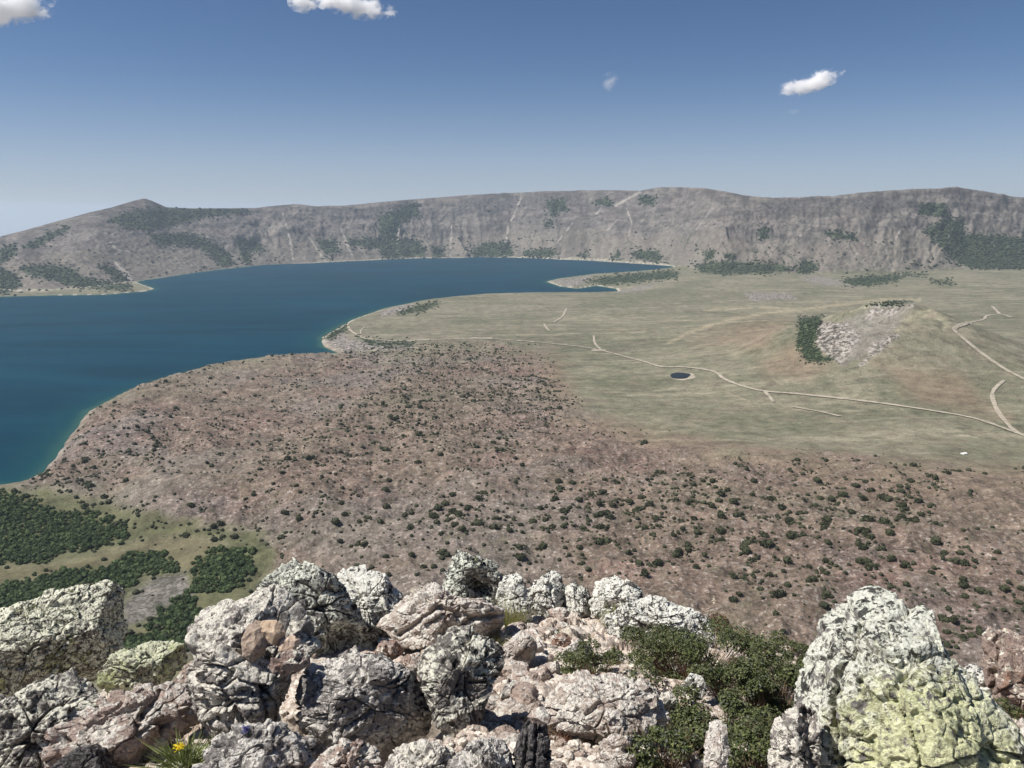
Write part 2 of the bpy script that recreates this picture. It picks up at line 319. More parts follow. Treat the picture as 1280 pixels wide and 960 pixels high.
# ------------------------------------------------------------------ terrain material
def terrain_material():
    t = NT('caldera_ground'); g = t.n('ShaderNodeNewGeometry').outputs['Position']
    def att(n):
        a = t.n('ShaderNodeAttribute'); a.attribute_name = n; s = t.n('ShaderNodeSeparateColor', Color=a.outputs['Color'])
        return [s.outputs[0], s.outputs[1], s.outputs[2], a.outputs['Alpha']]
    lava, wood, ochre, greys = att('cover_a'); wall, veg, pale, streak = att('cover_b'); tan, pink, rock, sand = att('cover_c'); ups, hol, _a, _b = att('cover_d')
    nf = t.noise(g, 0.11, 5, 0.65); nm = t.noise(g, 0.02, 5, 0.6); nl = t.noise(g, 0.004, 4, 0.5)
    st = t.n('ShaderNodeMapping', Vector=g, Scale=(0.0022, 0.02, 0.02)); nstr = t.noise(st.outputs[0], 1.0, 5, 0.6, 0.6)
    st2 = t.n('ShaderNodeMapping', Vector=g, Scale=(0.008, 0.0035, 0.01), Rotation=(0, 0, 0.5)); nst2 = t.noise(st2.outputs[0], 1.0, 4, 0.6, 1.0)
    # grassland
    st3 = t.n('ShaderNodeMapping', Vector=g, Scale=(0.006, 0.028, 0.02), Rotation=(0, 0, -.25)); nst3 = t.noise(st3.outputs[0], 1.0, 6, 0.7, 0.8)
    c = t.mix(t.ramp(nl, .38, .62), (0.150, 0.148, 0.098), (0.215, 0.200, 0.140))
    c = t.mix(t.math('MULTIPLY', t.ramp(nstr, .50, .66), .7), c, (0.30, 0.272, 0.195))
    c = t.mix(t.math('MULTIPLY', t.ramp(nst3, .47, .36), .6), c, (0.098, 0.102, 0.066))
    c = t.mix(t.math('MULTIPLY', t.ramp(nst2, .50, .68), .55), c, (0.118, 0.124, 0.080))
    c = t.mix(t.math('MULTIPLY', t.ramp(nm, .5, .68), .5), c, (0.215, 0.172, 0.130))
    c = t.mix(t.math('MULTIPLY', t.ramp(nf, .54, .66), .45), c, (0.095, 0.092, 0.062))
    c = t.mix(t.math('MULTIPLY', t.ramp(t.noise(g, .05, 5, .7), .60, .70), .5), c, (0.33, 0.30, 0.235))
    c = t.mix(t.math('MULTIPLY', pink, 0.55), c, (0.225, 0.160, 0.112))
    c = t.mix(t.math('MULTIPLY', tan, 0.75), c, (0.40, 0.335, 0.225))
    c = t.mix(t.math('MULTIPLY', ochre, 0.9), c, t.mix(nm, (0.165, 0.142, 0.085), (0.115, 0.106, 0.058)))
    # lava flow: pinkish brown with grey and ochre patches and pale blocks
    nb = t.noise(g, .20, 4, .72); nb2 = t.noise(g, .085, 6, .72, .4)
    l = t.mix(t.ramp(nm, .36, .64), (0.152, 0.107, 0.084), (0.228, 0.166, 0.130))
    l = t.mix(t.math('MULTIPLY', t.ramp(nl, .47, .62), .65), l, (0.185, 0.158, 0.150))
    l = t.mix(t.math('MULTIPLY', t.ramp(nst2, .55, .72), .55), l, (0.225, 0.190, 0.135))
    l = t.mix(t.math('MULTIPLY', t.ramp(t.noise(g, .0075, 5, .65), .52, .64), .6), l, (0.205, 0.125, 0.105))
    l = t.mix(t.math('MULTIPLY', t.ramp(nb2, .53, .63), .62), l, (0.320, 0.262, 0.228))
    l = t.mix(t.math('MULTIPLY', t.ramp(nb2, .47, .38), .75), l, (0.070, 0.054, 0.046))
    l = t.mix(t.math('MULTIPLY', t.ramp(nb, .565, .635), .85), l, (0.46, 0.41, 0.37))
    l = t.mix(t.math('MULTIPLY', t.ramp(nb, .445, .37), .8), l, (0.050, 0.042, 0.036))
    l = t.mix(t.math('MULTIPLY', t.ramp(t.noise(g, .05, 5, .7), .55, .66), .6), l, (0.092, 0.094, 0.055))
    c = t.mix(lava, c, l)
    # caldera wall: grey mauve rock over tan scree
    w = t.mix(t.ramp(streak, .25, .75), (0.092, 0.083, 0.076), (0.190, 0.170, 0.148))
    w = t.mix(t.math('MULTIPLY', t.ramp(nm, .5, .7), .5), w, (0.080, 0.075, 0.072))
    w = t.mix(t.math('MULTIPLY', t.ramp(nl, .45, .62), .45), w, (0.150, 0.120, 0.112))
    sm_ = t.n('ShaderNodeMapping', Vector=g, Scale=(0.0045, 0.0045, 0.024)); ns = t.noise(sm_.outputs[0], 1.0, 6, .68, .7)
    w = t.mix(t.math('MULTIPLY', t.math('MULTIPLY', t.ramp(ns, .50, .58), ups), .55), w, (0.060, 0.056, 0.056))
    w = t.mix(t.math('MULTIPLY', t.math('MULTIPLY', t.ramp(ns, .47, .40), ups), .45), w, (0.250, 0.225, 0.205))
    w = t.mix(t.math('MULTIPLY', t.ramp(t.noise(g, .011, 6, .72), .53, .62), .55), w, (0.062, 0.062, 0.055))
    w = t.mix(t.math('MULTIPLY', t.ramp(t.noise(g, .0065, 6, .70, .5), .54, .66), .5), w, (0.245, 0.215, 0.185))
    w = t.mix(t.math('MULTIPLY', t.math('SUBTRACT', 1.0, ups), .45), w, t.mix(t.ramp(streak, .3, .7), (0.125, 0.110, 0.088), (0.215, 0.190, 0.150)))
    w = t.mix(t.math('MULTIPLY', _a, .95), w, t.mix(t.ramp(t.noise(g, .03, 5, .7), .4, .6), (0.036, 0.035, 0.037), (0.125, 0.115, 0.108)))  # cliff bands painted dark grey to stand in for their shading
    c = t.mix(wall, c, w)
    c = t.mix(t.math('MULTIPLY', greys, .9), c, t.mix(t.ramp(nb, .42, .60), (0.070, 0.066, 0.060), (0.205, 0.188, 0.172)))
    rk = t.mix(t.ramp(nf, .40, .62), (0.06, 0.052, 0.046), (0.42, 0.38, 0.34)); c = t.mix(t.math('MULTIPLY', rock, .85), c, rk)
    c = t.mix(pale, c, t.mix(nf, (0.30, 0.27, 0.235), (0.42, 0.38, 0.335)))
    vg = t.mix(t.ramp(nf, .35, .65), (0.022, 0.034, 0.018), (0.060, 0.080, 0.040))
    c = t.mix(t.math('MULTIPLY', veg, t.ramp(t.noise(g, .05, 4, .7), .30, .46)), c, vg)
    c = t.mix(wood, c, t.mix(nm, (0.055, 0.064, 0.028), (0.125, 0.125, 0.062)))
    c = t.mix(t.math('MULTIPLY', sand, .75), c, (0.50, 0.45, 0.37))
    mot = t.math('ADD', t.math('MULTIPLY', t.noise(g, .035, 6, .75), .9), t.math('MULTIPLY', t.noise(g, .35, 4, .75), .7))
    mot = t.math('ADD', t.math('MULTIPLY', t.math('SUBTRACT', mot, .8), t.math('ADD', 2.1, t.math('MULTIPLY', wall, -.7))), t.math('ADD', .90, t.math('MULTIPLY', lava, -.07)))
    cc = t.n('ShaderNodeCombineXYZ', X=mot, Y=mot, Z=mot); c = t.mix(1.0, c, cc.outputs[0], 'MULTIPLY')
    b = t.bump(t.noise(g, .10, 6, .72), t.math('ADD', .35, t.math('MULTIPLY', lava, .30)), 4.0)
    return t.out(c, 0.95, b, 0.1)
ter = mesh_np('terrain', flat, grid_quads(*R.shape)[:, ::-1], terrain_material()); tag(ter, kind='structure')
pk = lambda *a: np.stack([np.asarray(k, float).reshape(-1) for k in a], -1)
colattr(ter, 'cover_a', pk(lava*(1-wall), wood, ochre, grey))
colattr(ter, 'cover_b', pk(wall, veg, pale, np.clip(.5+.5*streak+.5*streak2+0.10*(1-upper), 0, 1)))
colattr(ter, 'cover_d', pk(sstep(.38, .62, S+.12*n3), hollow, cliff_shade, S*0))
colattr(ter, 'cover_c', pk(tan, pink, rock, sand))
# ------------------------------------------------------------------ lake
def lake_material():
    t = NT('lake_water'); g = t.n('ShaderNodeNewGeometry').outputs['Position']
    a = t.n('ShaderNodeAttribute'); a.attribute_name = 'shallow'; s = t.n('ShaderNodeSeparateColor', Color=a.outputs['Color'])
    c = t.mix(t.ramp(t.noise(t.n('ShaderNodeMapping', Vector=g, Scale=(.0010, .0035, 1)).outputs[0], 1, 5, .62, 1.2), .32, .68), (0.0008, 0.0275, 0.0500), (0.0020, 0.0400, 0.0690))
    c = t.mix(t.math('MULTIPLY', s.outputs[0], .8), c, (0.004, 0.046, 0.060))
    c = t.mix(t.math('MULTIPLY', s.outputs[1], .9), c, (0.035, 0.090, 0.070))
    c = t.mix(s.outputs[2], c, (0.075, 0.050, 0.040))
    b = t.bump(t.noise(g, .12, 3, .6), .25, 1.2)
    df = t.n('ShaderNodeBsdfDiffuse', Color=c, Normal=b); gl = t.n('ShaderNodeBsdfGlossy', Roughness=.25, Normal=b); mx = t.n('ShaderNodeMixShader', Fac=t.math('ADD', .012, t.math('MULTIPLY', t.ramp(t.noise(t.n('ShaderNodeMapping', Vector=g, Scale=(.0006, .003, 1)).outputs[0], 1, 4, .6, 1.0), .4, .7), .035)))
    t.t.links.new(df.outputs[0], mx.inputs[1]); t.t.links.new(gl.outputs[0], mx.inputs[2]); oo = t.n('ShaderNodeOutputMaterial'); t.t.links.new(mx.outputs[0], oo.inputs[0]); return t.m
nth = 420; lt = np.linspace(-0.95, 0.95, nth); lr_ = np.geomspace(700, 10500, 300)
LR, LT = np.meshgrid(lr_, lt, indexing='ij'); lx, ly = LR*np.sin(LT), LR*np.cos(LT)
ld = sdf(lx, ly, LAKEPOLY); ldn = ld+14*fbm(lx/80, ly/80, 1.0, 3)
lk = mesh_np('lake', np.stack([lx, ly, np.full(lx.shape, LAKE)], -1).reshape(-1, 3), grid_quads(*lx.shape)[:, ::-1], lake_material()); tag(lk, kind='structure')
near = 1-sstep(1200, 2200, LR)
colattr(lk, 'shallow', pk(1-sstep(5, 120, ldn), (1-sstep(-5, 28, ldn))*(1-0.5*near), (1-sstep(8, 62, ldn))*near*sstep(-.52,-.42,LT)*(LR < 1750)*(LT < -.3), np.zeros(LR.shape)))
# ------------------------------------------------------------------ tracks, pond
def simple(name, c1, c2, sc, rough=.9, bump=.3, bd=.02, spec=.2, obj=False):
    t = NT(name); g = t.n('ShaderNodeTexCoord').outputs['Object'] if obj else t.n('ShaderNodeNewGeometry').outputs['Position']
    n = t.noise(g, sc, 5, .6); return t.out(t.mix(t.ramp(n, .3, .7), c1, c2), rough, t.bump(n, bump, bd), spec)
dust = simple('pale_dust', (0.25, 0.22, 0.165), (0.42, 0.37, 0.295), .09)
def smooth_line(p, k=8):
    p = np.asarray(p, float); q = np.concatenate([[2*p[0]-p[1]], p, [2*p[-1]-p[-2]]]); out = []
    for i in range(1, len(q)-2):
        a, b, c, d = q[i-1], q[i], q[i+1], q[i+2]
        for s in np.linspace(0, 1, k, endpoint=False):
            out.append(.5*((2*b)+(-a+c)*s+(2*a-5*b+4*c-d)*s*s+(-a+3*b-3*c+d)*s**3))
    out.append(p[-1]); return np.array(out)
def track(pts, w, name='dirt_track', seed=0):
    q = smooth_line(pts); P = hit(q[:, 0], q[:, 1])[:, :2]
    L = np.concatenate([[0], np.cumsum(np.hypot(*np.diff(P, axis=0).T))]); n = max(int(L[-1]/9), 6); s = np.linspace(0, L[-1], n)
    P = np.stack([np.interp(s, L, P[:, 0]), np.interp(s, L, P[:, 1])], -1)
    for _ in range(3): P[1:-1] = (P[:-2]+2*P[1:-1]+P[2:])/4
    D = np.gradient(P, axis=0); D /= np.linalg.norm(D, axis=1)[:, None]; Nn = np.stack([-D[:, 1], D[:, 0]], -1)
    ww = w*.95*(1+.55*fbm(s/40+seed, s*0, seed*1.0, 3))
    k = np.linspace(-1, 1, 5); XY = P[:, None, :]+Nn[:, None, :]*(ww[:, None]*k[None, :]/2)[..., None]
    z = Z(XY[..., 0], XY[..., 1])+1.5+0.3*(1-k**2)[None, :]
    return tag(mesh_np(name, np.concatenate([XY, z[..., None]], -1).reshape(-1, 3), grid_quads(n, 5), dust), kind='structure')
TRACKS = [([(435,404),(437,412),(447,419),(460,424),(500,426.5),(540,425),(580,423.5),(612,424),(660,427),(720,433),(750,438),(800,451),(828,459),(850,459),(880,462),(897,467),(905,474),(925,482),(955,489.5),(1000,493),(1090,503),(1160,513),(1220,524),(1280,545),(1330,560)], 9),
 ([(1300,484),(1280,474),(1260,464),(1230,444),(1200,420),(1192,411),(1215,403),(1230,399.5),(1233,395),(1250,393),(1265,397)], 10), ([(1280,545),(1268,539),(1250,519),(1241,500),(1242,488),(1255,476)], 8), ([(1240,383),(1245,388),(1250,393)], 10),
 ([(708,386),(703,396),(692,403)], 8), ([(680,405),(683,410),(687,414)], 7), ([(742,420),(744,430),(752,438)], 7), ([(956,490),(962,496),(967,503)], 7), ([(990,509),(1020,514),(1050,521)], 7), ([(452,421),(451,414),(456,409)], 5), ([(590,422.5),(603,423),(615,423)], 20), ([(565,424),(580,423.5),(592,423)], 14)]
for i, (p, w) in enumerate(TRACKS): track(p, w, seed=i*3.7)
def blob_sheet(name, u, v, rx, ry, mat, dz, seed):
    c = hit(u, v)[0]; a = np.linspace(0, 2*math.pi, 40, endpoint=False); k = 1+.18*perlin(np.cos(a)*1.5, np.sin(a)*1.5, seed)
    rings = [np.stack([c[0]+rx*k*np.cos(a)*q, c[1]+ry*k*np.sin(a)*q], -1) for q in (0.02, .25, .5, .75, 1)]
    P = np.stack(rings); z = Z(P[..., 0], P[..., 1]); z = (z if dz > 0 else np.full(z.shape, np.percentile(z, 62)))+abs(dz)
    i = np.arange(200).reshape(5, 40); Q = np.stack([i[:-1], i[1:], np.roll(i[1:], -1, 1), np.roll(i[:-1], -1, 1)], -1).reshape(-1, 4)
    return tag(mesh_np(name, np.concatenate([P, z[..., None]], -1).reshape(-1, 3), Q, mat), kind='structure')
blob_sheet('bare_ground', 748, 438, 22, 16, dust, .8, 1.5)
blob_sheet('bare_ground', 853, 470.5, 29, 39, dust, .5, 3.5)
tw = NT('pond_water'); pondm = tw.out((0.010, 0.013, 0.013), .35, None, .15)
blob_sheet('pond', 850, 470, 23, 31, pondm, 1.6, 2.5)
# ------------------------------------------------------------------ light, sky, air
SUN_EL, SUN_AZ = math.radians(54), math.radians(-98)     # azimuth from straight ahead, negative to the left
sdir = Vector((math.sin(SUN_AZ)*math.cos(SUN_EL), math.cos(SUN_AZ)*math.cos(SUN_EL), math.sin(SUN_EL)))
sl = bpy.data.lights.new('sun', 'SUN'); sl.energy = 5.0; sl.angle = math.radians(.53); sl.color = (1.0, .955, .90)
so = bpy.data.objects.new('sun', sl); COL.objects.link(so); so.rotation_euler = sdir.to_track_quat('Z', 'Y').to_euler()
wd = bpy.data.worlds.new('World'); SC.world = wd; wd.use_nodes = True; nt = wd.node_tree
sky = nt.nodes.new('ShaderNodeTexSky'); sky.sky_type = 'NISHITA'; sky.sun_disc = False
sky.sun_elevation = SUN_EL; sky.sun_rotation = SUN_AZ; sky.altitude = 2700; sky.air_density = 1.0; sky.dust_density = 1.0; sky.ozone_density = 7
bg = nt.nodes['Background']; 
tcw = nt.nodes.new('ShaderNodeTexCoord'); sx_ = nt.nodes.new('ShaderNodeSeparateXYZ'); nt.links.new(tcw.outputs['Generated'], sx_.inputs[0])
def wm(op, a, b):
    d = nt.nodes.new('ShaderNodeMath'); d.operation = op
    for i, q in enumerate((a, b)):
        if isinstance(q, (int, float)): d.inputs[i].default_value = q
        else: nt.links.new(q, d.inputs[i])
    return d.outputs[0]
zz = wm('DIVIDE', sx_.outputs[2], .095); low_ = wm('MULTIPLY', wm('POWER', 2.71828, wm('MULTIPLY', wm('MULTIPLY', zz, zz), -1.0)), .55)   # dusty air low over the horizon
mxw = nt.nodes.new('ShaderNodeMix'); mxw.data_type = 'RGBA'; nt.links.new(low_, mxw.inputs[0]); nt.links.new(sky.outputs[0], mxw.inputs[6]); mxw.inputs[7].default_value = (6.6, 7.0, 8.3, 1)
nt.links.new(mxw.outputs[2], bg.inputs[0]); bg.inputs[1].default_value = .057
hz = NT('hazy_air'); hv = hz.n('ShaderNodeVolumePrincipled', Color=(.74, .87, 1.0), Density=3.2e-5, Anisotropy=.25)
ho = hz.n('ShaderNodeOutputMaterial'); hz.t.links.new(hv.outputs[0], ho.inputs['Volume'])
zlo, zhi = float(ZZ.min())-1, float(ZZ.max())+25; he = 40000
hb_ = np.array([[x, y, z] for z in (zlo, zhi) for x, y in ((-he, -he), (he, -he), (he, he), (-he, he))])
haze = mesh_np('haze', hb_, np.array([[3, 2, 1, 0], [4, 5, 6, 7], [0, 1, 5, 4], [1, 2, 6, 5], [2, 3, 7, 6], [3, 0, 4, 7]]), hz.m, False); tag(haze, kind='stuff')
SC.view_settings.view_transform = 'Standard'; SC.view_settings.look = 'None'; SC.view_settings.gamma = 1; SC.view_settings.exposure = 0.42
SC.render.engine = 'CYCLES'; SC.cycles.volume_bounces = 0; SC.cycles.max_bounces = 6; SC.cycles.diffuse_bounces = 3
SC.cycles.use_denoising = True
# ------------------------------------------------------------------ the summit in front: ground
def zf(x, y):
    r = np.hypot(x, y); th = np.arctan2(x, y); re = redge(th)
    return -0.85-0.38*np.minimum(r, re)-1.15*np.maximum(r-re, 0)
def fg_noise(x, y):
    wx, wy = x+.05*perlin(x*6, y*6, 3.0), y+.05*perlin(x*6, y*6, 8.0)
    _, e1, c1, t1 = worley(wx*3.6, wy*5.5, 0.5, 3); _, e2, c2, t2 = worley(wx*11, wy*15, 0.5, 9)
    k = sstep(-.12, .16, fbm(x*1.3, y*1.3, 7.0, 3))
    h = 0.08*fbm(x*1.7, y*1.7, 2.0, 4, .5, True)+k*(.075*(c1-.5)+.060*t1-.055*sstep(.10, .0, e1))+k*(.018*(c2-.5)+.022*t2-.020*sstep(.13, .0, e2))
    for a, b, q, dd in PITS: h = h-dd*np.exp(-(((x-a)**2+(y-b)**2)/q**2)**1.5)
    return h+0.010*fbm(x*30, y*30, 3.0, 3, .6)-.03
def _pit(u, v, q, dd):
    d = ray(u, v); t = 0.85/(-d[2]-0.38*math.hypot(d[0], d[1])); return d[0]*t, d[1]*t, q, dd
PITS = [_pit(362, 900, .17, .55), _pit(480, 930, .20, .45), _pit(205, 900, .14, .4), _pit(60, 880, .25, .5), _pit(545, 890, .12, .4), _pit(1012, 930, .10, .3), _pit(140, 940, .10, .3), _pit(260, 900, .10, .35)]
ft = np.linspace(-0.95, 0.95, 950); fr = np.geomspace(1.1, 6.9, 620); FR, FT = np.meshgrid(fr, ft, indexing='ij')
gx, gy = FR*np.sin(FT), FR*np.cos(FT); gz = zf(gx, gy)+fg_noise(gx, gy)
def ground_material():
    t = NT('stony_ground'); g = t.n('ShaderNodeNewGeometry').outputs['Position']
    a, b, c_, d_ = t.noise(g, 2.2, 5, .6), t.noise(g, 14, 6, .65), t.noise(g, 60, 4, .7), t.voro(g, 30)
    c = t.mix(t.ramp(b, .35, .65), (0.33, 0.255, 0.205), (0.56, 0.47, 0.395))
    c = t.mix(t.math('MULTIPLY', t.ramp(a, .45, .62), .8), c, (0.50, 0.455, 0.39))
    c = t.mix(t.math('MULTIPLY', t.ramp(c_, .50, .60), .85), c, (0.68, 0.64, 0.56))
    c = t.mix(t.math('MULTIPLY', t.ramp(c_, .42, .34), .8), c, (0.085, 0.065, 0.05))
    return t.out(c, .95, t.bump(t.math('ADD', b, t.math('MULTIPLY', c_, .4)), .7, .03), .1)
gr = mesh_np('ground', np.stack([gx, gy, gz], -1).reshape(-1, 3), grid_quads(*gx.shape)[:, ::-1], ground_material()); tag(gr, kind='structure')
def ghit(u, v):                             # the summit ground along a pixel's sight line (range t)
    d = ray(u, v); t = np.linspace(1.2, 9, 1500); P = d[None]*t[:, None]
    b = np.nonzero(P[:, 2] < zf(P[:, 0], P[:, 1]))[0]
    return t[b[0]] if len(b) else 7.0
# ------------------------------------------------------------------ lichen crusted rock
def rock_mat(name, base, base2, white=.5, black=.3, yellow=0.0, wcol=(0.70, 0.665, 0.555), ycol=(0.60, 0.66, 0.22), bump=1.0, rust=0.0, spec=.12, ymask=None, fine=1.0, cs=1.0):
    t = NT(name); tc_ = t.n('ShaderNodeTexCoord').outputs['Object']; tc_ = tc_ if cs == 1.0 else t.n('ShaderNodeVectorMath', _operation='SCALE', i0=tc_, Scale=cs).outputs[0]; oi = t.n('ShaderNodeObjectInfo')
    off = t.n('ShaderNodeVectorMath', _operation='SCALE'); t.put(off.inputs[0], (7.1, 3.7, 5.3)); t.put(off.inputs['Scale'], t.math('MULTIPLY', oi.outputs['Random'], 9.0))
    g = t.n('ShaderNodeVectorMath', _operation='ADD', i0=tc_, i1=off.outputs[0]).outputs[0]
    big, mid, sm, ti = t.noise(g, 3.2, 5, .6), t.noise(g, 11, 7, .68, .4), t.noise(g, 34*fine, 6, .7, .3), t.noise(g, 95*fine, 4, .7)
    nz = t.n('ShaderNodeSeparateXYZ', Vector=t.n('ShaderNodeNewGeometry').outputs['Normal']).outputs[2]
    c = t.mix(t.ramp(mid, .35, .65), base, base2)
    c = t.mix(t.math('MULTIPLY', t.ramp(ti, .40, .62), .55), c, t.mix(.5, c, (0.55, 0.50, 0.45)))
    if rust: c = t.mix(t.math('MULTIPLY', t.ramp(big, .62-.18*rust, .72-.18*rust), .8), c, (0.36, 0.205, 0.14))
    # crust of pale lichen, thicker where it sees the sky
    th = t.math('ADD', t.math('ADD', t.math('MULTIPLY', mid, .5), t.math('MULTIPLY', sm, .5)), t.math('MULTIPLY', nz, .06))
    k = .70-.29*white
    wm = t.ramp(th, k, k+.035)
    wc = t.mix(t.ramp(ti, .30, .62), tuple(q*.80 for q in wcol), tuple(min(.88, q*1.30) for q in wcol))
    c = t.mix(t.math('MULTIPLY', wm, .95), c, wc)
    # black lichen specks and patches
    bn = t.noise(g, 26*fine, 5, .72, .5)
    bm = t.ramp(t.math('ADD', t.math('MULTIPLY', bn, .66), t.math('MULTIPLY', big, .34)), .645-.20*black, .66-.20*black)
    c = t.mix(t.math('MULTIPLY', bm, .93), c, t.mix(ti, (0.014, 0.014, 0.014), (0.065, 0.062, 0.060)))
    gd = t.n('ShaderNodeVectorMath', _operation='ADD', i0=g, i1=t.n('ShaderNodeVectorMath', _operation='SCALE', i0=t.noise(g, 40, 3, .7, 0, True), Scale=.035).outputs[0]).outputs[0]
    vd = t.voro(gd, 46*fine); vm = t.math('MULTIPLY', t.ramp(vd, .33, .27), t.ramp(mid, .44, .52))
    c = t.mix(t.math('MULTIPLY', vm, min(1, .25+black)), c, (0.022, 0.020, 0.018))
    if yellow:
        ym = t.ramp(t.math('ADD', t.math('MULTIPLY', big, .6), t.math('MULTIPLY', sm, .4)), .64-.22*yellow, .70-.22*yellow)
        if ymask:
            dv = t.n('ShaderNodeVectorMath', _operation='DISTANCE', i0=tc_, i1=ymask[0]).outputs['Value']
            dv = t.math('ADD', dv, t.math('MULTIPLY', t.math('SUBTRACT', mid, .5), ymask[1]*2.2))
            ym = t.math('MULTIPLY', t.ramp(dv, ymask[1]*1.2, ymask[1]*.6), t.ramp(t.math('ADD', t.math('MULTIPLY', sm, .5), t.math('MULTIPLY', mid, .5)), .41, .47))
        c = t.mix(t.math('MULTIPLY', t.math('MULTIPLY', ym, t.math('SUBTRACT', 1.0, t.math('MULTIPLY', vm, .7))), .9), c, t.mix(t.ramp(ti, .3, .7), tuple(q*.8 for q in ycol), tuple(q*1.12 for q in ycol)))
    h = t.math('ADD', t.math('ADD', t.math('MULTIPLY', mid, .6), t.math('MULTIPLY', sm, .75)), t.math('SUBTRACT', t.math('MULTIPLY', ti, .35), t.math('ADD', t.math('MULTIPLY', vm, .35), t.math('MULTIPLY', bm, .25))))
    return t.out(c, .93, t.bump(h, .85*bump, .045), spec)
GREY, GREY2 = (0.20, 0.18, 0.165), (0.36, 0.33, 0.30)
PNK, PNK2 = (0.36, 0.27, 0.225), (0.52, 0.42, 0.36)
RM = dict(
 greenish=rock_mat('green_lichen_rock', (0.15, 0.14, 0.12), (0.29, 0.28, 0.23), .80, .58, .44, (0.70, 0.69, 0.54), (0.60, 0.63, 0.31)),
 mossy=rock_mat('moss_green_lichen_rock', (0.12, 0.12, 0.09), (0.25, 0.25, 0.18), .72, .40, .62, (0.60, 0.61, 0.44), (0.50, 0.54, 0.27)),
 dark=rock_mat('dark_lichen_rock', (0.13, 0.12, 0.11), (0.28, 0.26, 0.235), .62, .48, .14),
 peak=rock_mat('black_white_lichen_rock', (0.10, 0.10, 0.095), (0.25, 0.24, 0.22), .74, .60, .12, (0.62, 0.63, 0.54)),
 grey=rock_mat('grey_white_lichen_rock', GREY, GREY2, .70, .34, .16, (0.68, 0.64, 0.555)),
 slate=rock_mat('slate_grey_rock', (0.205, 0.190, 0.178), (0.37, 0.345, 0.32), .62, .38, .12, (0.64, 0.61, 0.55)),
 white=rock_mat('white_lichen_rock', (0.36, 0.33, 0.29), (0.50, 0.47, 0.41), .92, .52, .16, (0.76, 0.73, 0.62)),
 pink=rock_mat('pinkish_rock', PNK, PNK2, .60, .24, .06, (0.64, 0.60, 0.53), rust=.35),
 pale=rock_mat('pale_pink_rock', (0.42, 0.345, 0.29), (0.58, 0.495, 0.43), .66, .20, .05, (0.66, 0.62, 0.55)),
 rusty=rock_mat('rusty_rock', (0.25, 0.175, 0.145), (0.42, 0.32, 0.265), .46, .28, .0, rust=.45),
 brown=rock_mat('smooth_brown_rock', (0.21, 0.155, 0.12), (0.32, 0.24, 0.175), .16, .08, .0, bump=.45, rust=.2),
 tan=rock_mat('smooth_tan_rock', (0.40, 0.285, 0.185), (0.52, 0.39, 0.27), .18, .06, .0, bump=.45),
 peach=rock_mat('smooth_peach_rock', (0.50, 0.36, 0.26), (0.62, 0.48, 0.37), .22, .10, .0, bump=.4),
 black=rock_mat('blackened_rock', (0.040, 0.040, 0.043), (0.105, 0.10, 0.105), .26, .50, .0, (0.40, 0.40, 0.39)))
_cs = {}
def cube_sphere(n):
    if n in _cs: return _cs[n]
    a = np.tan(np.linspace(-math.pi/4, math.pi/4, n)); A, B = np.meshgrid(a, a, indexing='ij'); V = []; Q = []
    one = np.ones_like(A); q = grid_quads(n, n)
    for f, P in enumerate(((one, A, B), (-one, B, A), (B, one, A), (A, -one, B), (A, B, one), (B, A, -one))):
        V.append(np.stack(P, -1).reshape(-1, 3)); Q.append(q+f*n*n)
    V = np.concatenate(V); Q = np.concatenate(Q); V /= np.linalg.norm(V, axis=1)[:, None]
    _, idx, inv = np.unique(np.round(V, 6), axis=0, return_index=True, return_inverse=True)
    V = V[idx]; Q = inv.reshape(-1)[Q]; a_ = V[Q]; nn = np.cross(a_[:, 2]-a_[:, 0], a_[:, 3]-a_[:, 1]); fl = (nn*a_.mean(1)).sum(1) < 0; Q[fl] = Q[fl][:, ::-1]
    _cs[n] = (V, Q); return _cs[n]
ROCKS = []
